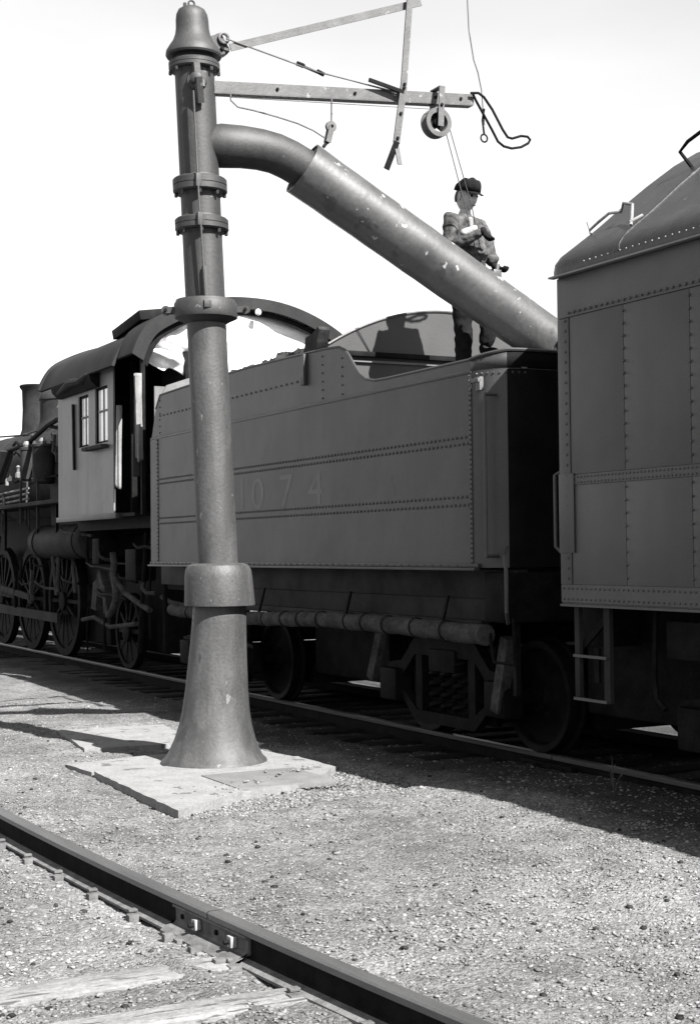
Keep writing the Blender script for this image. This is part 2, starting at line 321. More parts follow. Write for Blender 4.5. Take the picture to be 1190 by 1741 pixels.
for k in range(48):
    x = -4.02-.485*k; bm = NB(); hh = random.uniform(-.022, -.008); a = random.uniform(-.04, .04); yc = float(yr(x))-.75
    if k == 3: hh = .012
    if k == 2: hh = .012
    M = Matrix.Translation((x+random.uniform(-.02, .02), yc, 0)) @ Matrix.Rotation(a*.4, 4, 'Z')
    nseg = 12; pr_ = []
    for i in range(nseg+1):
        yv = -1.2+2.02*i/nseg; wv = .098+random.uniform(-.012, .012)
        pr_.append([bm.verts.new(M @ Vector(p)) for p in ((-wv, yv, -.15), (wv, yv, -.15), (wv, yv, hh-.008), (wv*.88, yv, hh+random.uniform(-.003, .003)), (-wv*.88, yv, hh+random.uniform(-.003, .003)), (-wv, yv, hh-.008))])
    for i in range(nseg):
        for j in range(6): bm.faces.new((pr_[i][j], pr_[i][(j+1)%6], pr_[i+1][(j+1)%6], pr_[i+1][j]))
    bm.faces.new(pr_[0]); bm.faces.new(pr_[-1]); finish('sleeper', bm, 'tie', near)
    for s_ in (-1, 1):
        if k < 16:
            yy_ = float(yr(x))+s_*.082; bm = NB(); box(bm, x-.012, x+.012, yy_-.012, yy_+.012, -.02, .02); box(bm, x-.018, x+.018, yy_-.03 if s_ > 0 else yy_-.014, yy_+.014 if s_ > 0 else yy_+.03, .018, .03, .004)
            finish('spike', bm, 'plate', near)
            bm = NB(); xx = x+random.uniform(.03, .06); box(bm, xx-.02, xx+.03, yy_-.03, yy_+.02, -.02, .016, .004); finish('rail_clip', bm, 'plate', near)
# joint bars with nuts
jb = NB(); prs = []
for x in (J-.33, J+.33):
    y = float(yr(x)); prs.append([jb.verts.new((x, y-u, v)) for u, v in ((.010, .112), (.036, .117), (.038, .108), (.022, .098), (.020, .05), (.032, .036), (.075, .020), (.085, .008), (.085, -.012), (.095, -.012), (.095, .012), (.070, .030), (.010, .040))])
k = 13
for j in range(k): jb.faces.new((prs[0][j], prs[0][(j+1)%k], prs[1][(j+1)%k], prs[1][j]))
jb.faces.new(prs[0]); jb.faces.new(prs[1][::-1]); joint = finish('joint_bar', jb, ['plate'], near, ang=20)
for i, dx in enumerate((-.24, -.08, .08, .24)):
    x = J+dx-.02; y = float(yr(x)); bm = NB()
    box(bm, -.022, .022, -.028, 0, -.022, .022, .004, Matrix.Translation((x, y-.022, .074)) @ Matrix.Rotation(random.uniform(-.3, .3), 4, 'Y'))
    if i % 2: finish('nut', bm, 'nut', joint); bolt('bolt', (x, y-.05, .074), (0, -1, 0), .011, .022, 'railside', joint)
    else:
        bm.free(); bolt('bolt', (x, y-.02, .074), (0, -1, 0), .012, .01, 'railside', joint)
for dx in (-.2, 0.05, .27):
    x = J+dx; y = float(yr(x))-.12; bm = NB(); box(bm, x-.022, x+.02, y-.02, y+.035, -.03, .028, .006); finish('spike', bm, 'plate', near)

far = empty('railway_track', 'shaded track with oily rails under the locomotive, tender and car', 'railway track', (-10, 7.1, 0))
for y in (6.38, 7.885):
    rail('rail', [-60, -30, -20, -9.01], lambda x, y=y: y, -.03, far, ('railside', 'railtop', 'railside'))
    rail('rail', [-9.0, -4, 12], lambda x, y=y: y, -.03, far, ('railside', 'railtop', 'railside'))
bm = NB(); box(bm, -9.35, -8.7, 6.30, 6.345, 0, .07, .006); fj = finish('joint_bar', bm, 'railside', far)
for dx in (-.25, -.1, .08, .22): bolt('bolt', (-9.02+dx, 6.30, .035), (0, -1, 0), .018, .03, 'railside', fj)
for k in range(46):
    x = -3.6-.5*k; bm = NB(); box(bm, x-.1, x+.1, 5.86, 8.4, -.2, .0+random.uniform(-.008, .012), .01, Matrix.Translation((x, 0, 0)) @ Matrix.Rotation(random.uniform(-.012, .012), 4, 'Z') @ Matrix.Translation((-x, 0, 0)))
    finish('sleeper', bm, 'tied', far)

# ------------------------------------------------------------------ slabs round the column
def slab(name, poly, z0, z1, m, label, cat):
    bm = NB(); cx = sum(p[0] for p in poly)/len(poly); cy = sum(p[1] for p in poly)/len(poly); q = []
    for i in range(len(poly)):                      # ragged, chipped edge
        a, b_ = Vector(poly[i]), Vector(poly[(i+1) % len(poly)]); k = max(2, int((b_-a).length/.09))
        for j in range(k):
            p = a+(b_-a)*j/k; q.append((p.x+random.uniform(-.008, .008), p.y+random.uniform(-.008, .008)))
    prism(bm, q, z0, z1, 'z'); bmesh.ops.triangulate(bm, faces=[f for f in bm.faces if len(f.verts) > 4])
    top = [e for e in bm.edges if all(abs(v.co.z-z1) < 1e-5 for v in e.verts) and e.is_boundary is False and any(abs(f.normal.z) < .3 for f in e.link_faces)]
    return tag(finish(name, bm, m, None, smooth=False), label, cat)
slab('concrete_slab', [(-10.62, 3.36), (-8.74, 3.31), (-9.2, 3.95), (-9.3, 4.5), (-9.9, 5.0), (-10.55, 5.0)], -.1, .03, 'concrete', 'broad chipped concrete footing slab under the water column', 'concrete slab')
slab('concrete_slab', [(-11.15, 3.30), (-10.655, 3.36), (-10.6, 5.0), (-11.3, 4.9), (-11.3, 4.0)], -.1, .02, 'concrete', 'small broken concrete slab behind the big one, left of the column', 'concrete slab')
slab('concrete_slab', [(-13.4, 3.9), (-12.0, 3.72), (-11.9, 4.7), (-13.3, 4.9)], -.1, .013, 'concrete', 'sunken slab crossed by the column shadow', 'concrete slab')
bm = NB(); box(bm, -9.98, -9.28, 3.96, 4.7, .0, .037, .003); o = finish('cover_plate', bm, 'coverplate'); tag(o, 'flat square pit cover plate on the slab beside the column', 'cover plate')
sx = RNG.uniform(-10.0, -8.6, 3600); sy = 3.5+RNG.random(3600)*1.7; kk = (sx+sy*.9 > -5.45+RNG.normal(0, .2, 3600)); sx, sy = sx[kk], sy[kk]
S = RNG.uniform(.006, .016, len(sx)); o = scatter('gravel', np.stack([sx, sy, np.where(sx < -8.76-.75*(sy-3.31), .031, gz(sx, sy)+.003)+.017*((sx > -9.98) & (sx < -9.22) & (sy > 3.96) & (sy < 4.8))], 1), S, 'stone'); tag(o, 'gravel spilled over the edge of the concrete slab', 'gravel', 'stuff')
q_ = RNG.random(1500); e_ = np.array([(-8.74, 3.31), (-9.2, 3.95), (-9.3, 4.5), (-9.9, 5.0)]); ex = np.interp(q_*3, [0, 1, 2, 3], e_[:, 0])+RNG.normal(.03, .14, 1500); ey = np.interp(q_*3, [0, 1, 2, 3], e_[:, 1])+RNG.normal(.02, .14, 1500)
o = scatter('gravel', np.stack([ex, ey, np.where((ex < -8.76-.75*(ey-3.31)) & (ex < -9.3-(ey-4.5)*1.2*(ey > 4.5)), .031, gz(ex, ey)+.002)], 1), RNG.uniform(.005, .012, 1500), 'stone'); tag(o, 'gravel banked against the right edge of the concrete slab', 'gravel', 'stuff')

# ------------------------------------------------------------------ water column
wc = empty('water_column', 'tall cast iron railway water column with long sloping spout reaching the tender', 'water column', (-10.655, 4.336, 0))
def ax(z): return Vector((-10.63-.018*(z-1.25), 4.385-.035*(z-1.25), z)) if z > 1.25 else Vector((-10.655+.025*z/1.25, 4.336+.049*z/1.25, z))
SH = Matrix(((1, 0, -.018, -10.63+.018*1.25), (0, 1, -.035, 4.385+.035*1.25), (0, 0, 1, 0), (0, 0, 0, 1)))
SB = Matrix(((1, 0, .02, -10.655), (0, 1, .0392, 4.336), (0, 0, 1, 0), (0, 0, 0, 1)))
bm = NB(); lathe(bm, [(.41, -.03), (.415, .02), (.405, .045), (.375, .07), (.345, .13), (.315, .2), (.283, .31), (.262, .42), (.244, .58), (.228, .8), (.218, .95), (.21, 1.12), (.207, 1.24), (.2, 1.26)], SB, 56); finish('base', bm, 'column', wc)
bm = NB(); lathe(bm, [(.2, 1.28), (.262, 1.235), (.272, 1.235), (.274, 1.25), (.262, 1.46), (.255, 1.51), (.235, 1.545), (.2, 1.56), (.157, 1.562)], SH, 56); finish('skirt', bm, 'column', wc)
bm = NB(); lathe(bm, [(.156, 1.5), (.154, 3.52)], SH, 44); finish('column_pipe', bm, 'column', wc)
bm = NB(); lathe(bm, [(.155, 3.53), (.155, 5.45)], SH, 44); finish('upper_pipe', bm, 'columntop', wc)
for z0, z1, r_ in ((4.455, 4.57, .212), (4.155, 4.255, .209), (5.42, 5.495, .2)):
    bm = NB(); h_ = z1-z0; lathe(bm, [(.156, z0-.02), (.16, z0), (r_-.012, z0), (r_, z0+.012), (r_, z0+h_*.47), (r_-.006, z0+h_*.5), (r_, z0+h_*.53), (r_, z1-.012), (r_-.012, z1), (.165, z1), (.156, z1+.02)], SH, 48); fl = finish('flange', bm, 'columntop', wc, ang=25)
    for k in range(8):
        a = math.radians(22.5+45*k); p = ax(z0)+Vector((.188*math.cos(a), .188*math.sin(a), 0)); bolt('bolt', p, (0, 0, -1), .014, .03, 'columntop', fl)
bm = NB(); lathe(bm, [(.156, 3.43), (.19, 3.45), (.243, 3.475), (.25, 3.5), (.246, 3.585), (.235, 3.6), (.23, 3.615), (.157, 3.625)], SH, 48); cl = finish('collar', bm, 'columntop', wc)
# collar lugs
rv = R0
for d, nm in ((rv, 'lug'), (-rv, 'lug')):
    bm = NB(); c = ax(3.54); p = c+d*.24; bar(bm, p, p+d*.07, .05, .07, (0, 0, 1)); lathe(bm, [(.035, -.03), (.035, .03)], Matrix.Translation(p+d*.07) @ (-F).to_track_quat('Z', 'Y').to_matrix().to_4x4(), 14); finish('lug', bm, 'columntop', cl)
    bolt('bolt', p+d*.07-F*.03, -F, .014, .02, 'dark', cl)
# front latch on the collar with operating rod and drip mark
nf = Vector((-.0, -1, 0)); nf = (Vector((.887, -.4617, 0))).normalized()      # towards the viewer side
def surf(z, off, da=0): 
    d = Matrix.Rotation(da, 3, 'Z') @ nf; return ax(z)+d*(.156+off)
bm = NB(); p = surf(3.55, .07, .12); box(bm, -.035, .035, -.03, .03, -.03, .03, .008, Matrix.Translation(p)); bar(bm, surf(3.62, .03, .12), surf(3.85, .02, .1), .03, .03); finish('latch', bm, 'columntop', cl)
bm = NB(); tube(bm, [surf(3.62, .07, .1), surf(4.15, .075, .06), surf(4.3, .075, .04), surf(4.6, .075, .03), surf(5.2, .075, .02)], .009, 6); finish('operating_rod', bm, 'columntop', wc)
for z in (4.21, 4.51):
    bm = NB(); box(bm, -.022, .022, -.022, .022, -.05, .05, .004, Matrix.Translation(surf(z, .06, .03))); finish('rod_guide', bm, 'columntop', wc)
# trunnion bracket under the top flange
bm = NB(); M = Matrix.Translation(surf(5.30, .0, .2)) @ nf.to_track_quat('Z', 'Y').to_matrix().to_4x4()
lathe(bm, [(.075, -.02), (.075, .03), (.045, .035), (.045, .09), (.03, .10)], M, 18); bar(bm, surf(5.36, .02, .32), surf(5.24, .05, .32), .03, .05); bar(bm, surf(5.24, .05, .2), surf(5.42, .05, .15), .05, .05); finish('bracket', bm, 'columntop', wc)
bm = NB(); bar(bm, surf(5.12, .03, .28), surf(5.3, .1, .2), .04, .05); finish('bracket_lug', bm, 'columntop', wc)
bm = NB(); lathe(bm, [(.13, 5.5), (.14, 5.515), (.15, 5.53), (.212, 5.53), (.22, 5.545), (.215, 5.575), (.19, 5.615), (.158, 5.66), (.138, 5.71), (.130, 5.76), (.128, 5.83), (.122, 5.87), (.105, 5.905), (.075, 5.925), (.04, 5.935)], SH, 48); cap = finish('cap', bm, 'columntop', wc)
bm = NB(); c = ax(5.93); tube(bm, arc(c+Vector((0, 0, .03)), .025, -60, 240, 10, 'yz'), .008, 6); box(bm, c.x-.02, c.x+.02, c.y-.05, c.y+.05, c.z-.005, c.z+.012, .003); finish('lifting_eye', bm, 'columntop', cap)
bm = NB(); bolt('bolt', c+Vector((0, -.055, 0)), (0, 0, 1), .014, .03, 'columntop', cap); bm.free()
# cap bracket arm with eye
bm = NB(); prism(bm, [(4.36, 5.54), (4.22, 5.55), (4.24, 5.7), (4.33, 5.685), (4.385, 5.71), (4.42, 5.745), (4.455, 5.74), (4.48, 5.69), (4.53, 5.62), (4.49, 5.575)], -10.735, -10.655, 'x'); bmesh.ops.bevel(bm, geom=list(bm.edges), offset=.008, segments=2, affect='EDGES'); ey = finish('eye_bracket', bm, 'columntop', cap)
bm = NB(); tube(bm, [Vector(p) for p in arc((-10.64, 4.462, 5.7), .038, 0, 360, 18, 'yz')], .013, 8, False); finish('eye', bm, 'arm', ey)
bolt('bolt', (-10.655, 4.45, 5.62), (1, 0, 0), .016, .02, 'dark', ey)
# elbow and spout
pts = [(-10.69, 4.28, 4.848), (-10.69, 4.36, 4.848), (-10.67, 4.44, 4.85), (-10.63, 4.6, 4.85), (-10.61, 4.75, 4.842), (-10.60, 4.88, 4.822), (-10.6, 5.0, 4.785), (-10.6, 5.12, 4.733), (-10.6, 5.26, 4.65), (-10.59, 5.4, 4.56)]
bm = NB(); tube(bm, pts, [.12, .155, .172, .166, .162, .16, .16, .16, .158, .156], 36, False); finish('elbow', bm, 'columntop', wc, ang=60)
bm = NB(); a_, b_ = Vector((-10.6, 5.118, 4.732)), Vector((-10.35, 7.44, 3.35)); d_ = (b_-a_).normalized(); Ms = Matrix.Translation(a_) @ d_.to_track_quat('Z', 'Y').to_matrix().to_4x4(); Ln = (b_-a_).length
prof = [(.212, .02), (.212, 0), (.225, 0)] ; 
for i in range(1, 22): prof.append((.222-.012*i/21+.0015*math.sin(i*2.3), Ln*i/21))
prof += [(.206, Ln), (.196, Ln-.02), (.20, .03), (.212, .02)]
lathe(bm, prof, Ms, 48, False); bmesh.ops.remove_doubles(bm, verts=bm.verts, dist=1e-5); sp = finish('spout', bm, 'spout', wc)
bm = NB(); lathe(bm, [(.214, 0), (.219, .005), (.219, .035), (.214, .04)], Ms @ Matrix.Translation((0, 0, Ln-.04)), 40, False); finish('spout_ring', bm, 'spout', sp)
bm = NB(); e_ = b_+Vector((.03, -.03, .03)); tube(bm, [Vector(p) for p in arc(e_+Vector((.2, -.05, -.03)), .085, -20, 200, 14, 'yz')], .03, 8); finish('spout_handle', bm, 'dark', sp)
lg = a_+d_*1.9+Vector((0, .1, .2)); bm = NB(); box(bm, -.03, .03, -.04, .04, -.03, .05, .01, Matrix.Translation(lg)); tube(bm, [lg, lg+Vector((0, .02, .1))], .018, 8); finish('spout_lug', bm, 'spout', sp)
# jib
def X106(y, z, dx=0): return Vector((-10.6+dx, y, z))
bm = NB(); bar(bm, X106(4.36, 5.29), X106(6.75, 5.505), .012, .09, (1, 0, 0)); bar(bm, X106(4.36, 5.243, -.04), X106(6.75, 5.458, -.04), .09, .010, (1, 0, 0)); jb = finish('jib_arm', bm, 'arm', wc, smooth=False)
for y in (4.9, 5.6, 6.03, 6.37, 6.62): bolt('bolt', (-10.594, y, 5.34+(y-4.9)*.09), (1, 0, 0), .014, .014, 'dark', jb)
bm = NB(); bar(bm, X106(4.50, 5.62), X106(6.24, 6.265), .012, .06, (1, 0, 0)); finish('upper_brace', bm, 'arm', wc, smooth=False)
bm = NB(); bar(bm, X106(6.11, 6.34, .055), X106(6.03, 5.5, .06), .014, .055, (1, 0, 0)); bar(bm, X106(6.03, 5.5, .06), X106(5.955, 5.02, .06), .014, .06, (1, 0, 0)); hb = finish('hanger_bar', bm, 'arm', wc, smooth=False)
bm = NB(); bar(bm, X106(5.955, 5.03, .052), X106(5.975, 4.84, .08), .012, .04, (1, 0, 0)); finish('hanger_fork', bm, 'arm', hb, smooth=False)
bm = NB(); bar(bm, X106(5.955, 5.03, .07), X106(5.875, 4.8, .03), .012, .05, (1, 0, 0)); finish('hanger_fork', bm, 'dark', hb, smooth=False)
for z in (5.52, 5.49, 5.27, 5.06): bolt('bolt', (-10.532, 6.03-(5.5-z)*.155, z), (1, 0, 0), .014, .014, 'dark', hb)
for q, dz in ((-.012, .0), (.012, -.012)):
    bm = NB(); tube(bm, [X106(4.47, 5.69+dz, q), X106(5.25, 5.545+dz*1.2, q), X106(6.0, 5.455+dz*.3, q+.03)], .0055, 6); finish('tie_rod', bm, 'arm', wc)
bm = NB(); tube(bm, [X106(5.08, 5.578), X106(5.13, 5.568), X106(5.14, 5.56)], .02, 8); tube(bm, [X106(5.12, 5.565), X106(5.32, 5.515)], .011, 8); tube(bm, [X106(5.26, 5.54), X106(5.32, 5.52)], .019, 8); finish('turnbuckle', bm, 'dark', wc)
bm = NB(); bar(bm, X106(5.71, 5.518, .05), X106(6.03, 5.455, .06), .02, .03, (1, 0, 0)); finish('rod_clevis', bm, 'dark', wc)
# rod from jib to link pulley
bm = NB(); tube(bm, [X106(4.50, 5.25), X106(4.50, 5.2), X106(4.56, 5.155), X106(4.7, 5.145), X106(4.9, 5.12), X106(5.08, 5.09), X106(5.22, 5.05), X106(5.35, 4.99)], .007, 6); finish('drain_rod', bm, 'arm', wc)
bm = NB(); tube(bm, [X106(5.39, 5.36), X106(5.385, 5.11)], .008, 6); finish('link_rod', bm, 'arm', wc)
def axx(p): return Matrix.Translation(p) @ Matrix.Rotation(math.pi/2, 4, 'Y')
bm = NB(); lathe(bm, [(.045, -.015), (.045, -.008), (.036, 0), (.045, .008), (.045, .015)], axx((-10.58, 5.37, 5.095)), 20); lp = finish('link_pulley', bm, 'arm', wc)
bolt('pin', (-10.565, 5.37, 5.095), (1, 0, 0), .012, .02, 'dark', lp)
bm = NB(); bar(bm, (-10.56, 5.37, 5.095), (-10.56, 5.335, 4.96), .012, .045, (1, 0, 0)); bar(bm, (-10.6, 5.37, 5.095), (-10.6, 5.335, 4.96), .012, .045, (1, 0, 0)); finish('link', bm, 'arm', wc, smooth=False)
bm = NB(); tube(bm, [(-10.58, 5.36, 5.0), (-10.58, 5.30, 4.92)], .014, 8); finish('spout_eye', bm, 'dark', sp)
# big sheave
wp = Vector((-10.56, 6.353, 5.24)); bm = NB()
lathe(bm, [(.083, -.05), (.122, -.05), (.125, -.03), (.105, -.012), (.105, .012), (.125, .03), (.122, .05), (.083, .05), (.078, .03), (.078, -.03), (.083, -.05)], axx(wp), 40, False); bmesh.ops.remove_doubles(bm, verts=bm.verts, dist=1e-5)
sh = finish('sheave', bm, ['arm'], wc)
bm = NB()
for k in range(3):
    a = math.radians(90+120*k); bar(bm, wp, wp+Vector((0, .09*math.cos(a), .09*math.sin(a))), .02, .055, (1, 0, 0))
lathe(bm, [(.038, -.04), (.038, .04)], axx(wp), 16); finish('hub', bm, 'dark', sh)
bm = NB(); bar(bm, (-10.49, 6.373, 5.53), (-10.49, 6.355, 5.2), .01, .055, (1, 0, 0)); bar(bm, (-10.635, 6.373, 5.53), (-10.635, 6.355, 5.2), .01, .055, (1, 0, 0)); bar(bm, (-10.64, 6.374, 5.535), (-10.485, 6.374, 5.535), .012, .055, (0, 0, 1)); hs = finish('sheave_hanger', bm, 'arm', wc, smooth=False)
bolt('bolt', (-10.485, 6.363, 5.38), (1, 0, 0), .014, .014, 'dark', hs)
# cables
bm = NB(); tube(bm, [(-10.56, 6.45, 5.17), (-10.7, 6.72, 4.6), (-10.86, 6.98, 4.05)], .0045, 5); finish('cable', bm, 'arm', wc)
bm = NB(); tube(bm, [(-10.54, 6.475, 5.2), (-10.66, 6.76, 4.6), (-10.80, 6.93, 4.28)], .0045, 5); finish('cable', bm, 'arm', wc)
bm = NB(); tube(bm, [(-10.5, 4.45, 5.19), (-10.55, 6.35, 5.355)], .0035, 5); finish('cable', bm, 'arm', wc)
# pull loop at the jib end
bm = NB(); lp = [(6.70, 5.545), (6.77, 5.552), (6.82, 5.52), (6.90, 5.42), (7.0, 5.26), (7.05, 5.2), (7.10, 5.195), (7.2, 5.232), (7.27, 5.236), (7.305, 5.215), (7.29, 5.185), (7.22, 5.145), (7.13, 5.125), (7.05, 5.135), (6.99, 5.17), (6.93, 5.26), (6.76, 5.5), (6.73, 5.54)]
tube(bm, [(-10.56+.03*math.sin(i*.35), y, z) for i, (y, z) in enumerate(lp)], .0115, 7); finish('pull_loop', bm, 'dark', wc)
bm = NB(); tube(bm, [(-10.6, 6.70, 6.45), (-10.6, 6.715, 6.1), (-10.6, 6.76, 5.85), (-10.6, 6.80, 5.75), (-10.6, 6.835, 5.6), (-10.6, 6.85, 5.4), (-10.6, 6.86, 5.3)], .006, 6); finish('chain', bm, 'arm', wc)
bm = NB(); tube(bm, [Vector(p) for p in arc((-10.6, 6.855, 5.185), .033, 0, 360, 16, 'yz')], .008, 6, False); tube(bm, [(-10.6, 6.86, 5.44), (-10.6, 6.84, 5.34), (-10.6, 6.856, 5.22)], .01, 6); finish('pull_ring', bm, 'dark', wc)

# ------------------------------------------------------------------ running gear helpers
def disc_wheel(x, y, R, w_, parent, name='wheel', m='under'):
    bm = NB(); M = Matrix.Translation((x, y, .12+R)) @ Matrix.Rotation(math.pi/2, 4, 'X')
    lathe(bm, [(.05, .06), (.11, .06), (.13, .02), (R*.55, -.02), (R*.82, 0), (R*.86, .04), (R, .045), (R, -.05), (R+.028, -.06), (R+.028, -.085), (R*.8, -.085), (.05, -.05)], M, 44)
    wh = finish(name, bm, m, parent)
    bm = NB(); lathe(bm, [(R*.88, .046), (R*.985, .048), (R*.985, .046)], M, 44, False); finish('tyre', bm, 'wheelrim', wh)
    return wh
def axle(x, y0, y1, R, parent):
    bm = NB(); tube(bm, [(x, y0, .12+R), (x, y1, .12+R)], .07, 12); finish('axle', bm, 'under', parent)
def truck(xc, parent, wb=1.6, R=.42):
    for s_ in (-1, 1):
        for y in (6.40, 7.87):
            disc_wheel(xc+s_*wb/2, y, R, .1, parent)
        axle(xc+s_*wb/2, 6.0, 8.3, R, parent)
    for y, sg in ((6.02, 1), (8.18, -1)):
        bm = NB(); z = .54; h = wb/2
        prism(bm, [(xc-h-.16, z+.16), (xc-h+.14, z+.2), (xc-.42, z+.42), (xc+.42, z+.42), (xc+h-.14, z+.2), (xc+h+.16, z+.16), (xc+h+.16, z+.07), (xc+h-.14, z+.06), (xc+.45, z+.26), (xc-.45, z+.26), (xc-h+.14, z+.06), (xc-h-.16, z+.07)], y, y+.07)
        prism(bm, [(xc-h+.1, z-.06), (xc-.45, z-.28), (xc+.45, z-.28), (xc+h-.1, z-.06), (xc+h-.1, z+.0), (xc+.42, z-.19), (xc-.42, z-.19), (xc-h+.1, z+.0)], y, y+.07)
        for q in (-.4, .4): box(bm, xc+q-.05, xc+q+.05, y+.01, y+.08, z-.2, z+.3)
        box(bm, xc-.62, xc+.62, y+.085, y+.15, z-.24, z+.36, .02)
        sf = finish('side_frame', bm, 'under', parent, ang=25)
        for s_ in (-1, 1):
            bm = NB(); box(bm, xc+s_*h-.14, xc+s_*h+.14, y-.06, y+.12, z-.14, z+.13, .03); finish('journal_box', bm, 'under', sf)
        for q in (-.18, 0, .18):
            bm = NB(); tube(bm, [(xc+q+.06*math.cos(a), y+.06+.06*math.sin(a), z-.19+.42*a/(2*math.pi*5)) for a in np.linspace(0, 2*math.pi*5, 60)], .018, 6); finish('spring', bm, 'under', sf)
    bm = NB(); box(bm, xc-.2, xc+.2, 6.0, 8.3, .68, .86, .02); finish('bolster', bm, 'under', parent)

# ------------------------------------------------------------------ tender
T = 5.75; TF = 8.55
td = empty('tender', 'riveted grey locomotive tender with a cut-down rear side and faded numerals', 'tender', (-12.4, 7.15, .12))
# tank shell, rounded rear corners in plan
rc = .30; x0, x1 = -15.96, -8.82
plan = [(x0, T), (x1-rc, T)] + [(x1-rc+rc*math.cos(a), T+rc+rc*math.sin(a)) for a in np.radians(np.linspace(-80, -0, 9))] + [(x1-rc+rc*math.cos(a), TF-rc+rc*math.sin(a)) for a in np.radians(np.linspace(0, 90, 9))] + [(x0, TF)]
bm = NB(); a = [[bm.verts.new((x, y, z)) for x, y in plan] for z in (1.515, 2.95)]; k = len(plan)
for i in range(k): j = (i+1) % k; bm.faces.new((a[0][i], a[0][j], a[1][j], a[1][i]))
bm.faces.new(a[1]); bm.faces.new(a[0][::-1])
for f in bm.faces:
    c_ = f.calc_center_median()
    if c_.x > x1-.05: f.material_index = 1  # rear face takes the painted-in shade
tank = finish('tank', bm, ['tender', 'rear_shade'], td, ang=50)
# deck (light)
bm = NB(); prism(bm, [(x, y*.995+.03) for x, y in plan if True][:], 2.953, 2.965, 'z'); finish('deck', bm, 'deck', td, smooth=False)
# upper sheet: side outline
out = [(-15.94, 2.955), (-15.80, 3.28), (-15.66, 3.425), (-14.5, 3.445), (-13.2, 3.45), (-12.2, 3.435), (-11.5, 3.42), (-11.23, 3.402), (-11.12, 3.362), (-11.04, 3.30), (-10.96, 3.22), (-10.86, 3.13), (-10.75, 3.075), (-10.6, 3.046), (-10.4, 3.04), (-9.12, 3.04), (-9.12, 2.955)]
bm = NB(); prism(bm, out, T+.004, T+.016); side = finish('side_sheet', bm, 'tender', td, smooth=False)
bm = NB(); prism(bm, out, TF-.016, TF-.004); finish('side_sheet', bm, 'tender', td, smooth=False)
bm = NB(); tube(bm, [(x, T+.008, z) for x, z in out[1:-1]], .013, 6); finish('edge_bead', bm, 'tender', side)
# rear rim following the rounded corners
rp = plan[1:-1]; bm = NB(); lo = [bm.verts.new((x, y, 2.955)) for x, y in rp]; hi = [bm.verts.new((x, y, 3.04+.05*min(1, i/6, (len(rp)-1-i)/6))) for i, (x, y) in enumerate(rp)]
for i in range(len(rp)-1): bm.faces.new((lo[i], lo[i+1], hi[i+1], hi[i]))
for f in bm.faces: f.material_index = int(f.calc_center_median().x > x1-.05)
rs = finish('rear_sheet', bm, ['tender', 'rear_shade'], td, ang=50); rs.modifiers.new('solid', 'SOLIDIFY').thickness = .012
bm = NB(); tube(bm, [(x, y, 3.04+.05*min(1, i/6, (len(rp)-1-i)/6)) for i, (x, y) in enumerate(rp)], .013, 6); finish('edge_bead', bm, 'tender', rs)
# belt strips (lap seams)
bm = NB(); box(bm, x0, -9.1, T-.007, T+.003, 2.937, 2.953, .002); finish('seam_strip', bm, 'tender', td)
bm = NB(); box(bm, x0-.0, x0+.24, T-.006, T+.002, 1.55, 2.93); finish('cover_strip', bm, 'tender', td, smooth=False)
bm = NB(); box(bm, -9.14, -9.105, T-.006, T+.002, 1.53, 2.93); finish('cover_strip', bm, 'tender', td, smooth=False)
bm = NB(); box(bm, x0, x1-.2, T-.05, T-.002, 1.495, 1.515, .003); box(bm, x0, x1-.2, T-.018, T-.002, 1.517, 1.545, .002); finish('foot_angle', bm, 'tender', td)
# rivets: too small to pick apart, joined
bm = NB()
for z, s_ in ((2.475, 0), (2.425, .03), (2.035, 0), (1.975, .03)): rowx(bm, x0+.27+s_, -9.19+s_, T, z, .062, .0135)
rowx(bm, x0+.3, -11.95, T+.004, 3.19, .115, .013)
colz(bm, -9.123, T-.006, 1.55, 2.92, .036, .010); colz(bm, x0+.225, T-.006, 1.56, 2.92, .045, .011)
colz(bm, x0+.29, T+.004, 3.0, 3.36, .06); colz(bm, -11.55, T+.004, 2.99, 3.36, .072); colz(bm, -11.17, T+.004, 2.99, 3.3, .072)
for q in range(9):
    a = math.radians(-76+9*q); rivet(bm, (x1-rc+rc*math.cos(a), T+rc+rc*math.sin(a), 2.925), (math.cos(a), math.sin(a), 0), .010, .008)
rowx(bm, x0+.05, -9.3, T-.018, 1.531, .12, .009)
rv_ = finish('rivets', bm, 'tender', td); rv_['kind'] = 'stuff'
# numerals, worn
for ch, xn in (('1', -13.5), ('0', -13.12), ('7', -12.48), ('4', -11.86)):
    tcu = bpy.data.curves.new('numeral', 'FONT'); tcu.body = ch; tcu.size = .43; tcu.resolution_u = 6; tcu.extrude = 0
    to = bpy.data.objects.new('numeral_curve', tcu); C.objects.link(to); dg = bpy.context.evaluated_depsgraph_get(); me = bpy.data.meshes.new_from_object(to.evaluated_get(dg)); bpy.data.objects.remove(to)
    me.materials.clear(); me.materials.append(MT['numeral']); me.transform(Matrix.Translation((xn, T-.0016, 2.06)) @ Matrix.Rotation(math.pi/2, 4, 'X') @ Matrix.Diagonal((1.5, 1, 1, 1))); no = bpy.data.objects.new('numeral', me); C.objects.link(no); no.parent = td; no.matrix_parent_inverse = parent_inv(td); no['label'] = 'faded painted '+ch
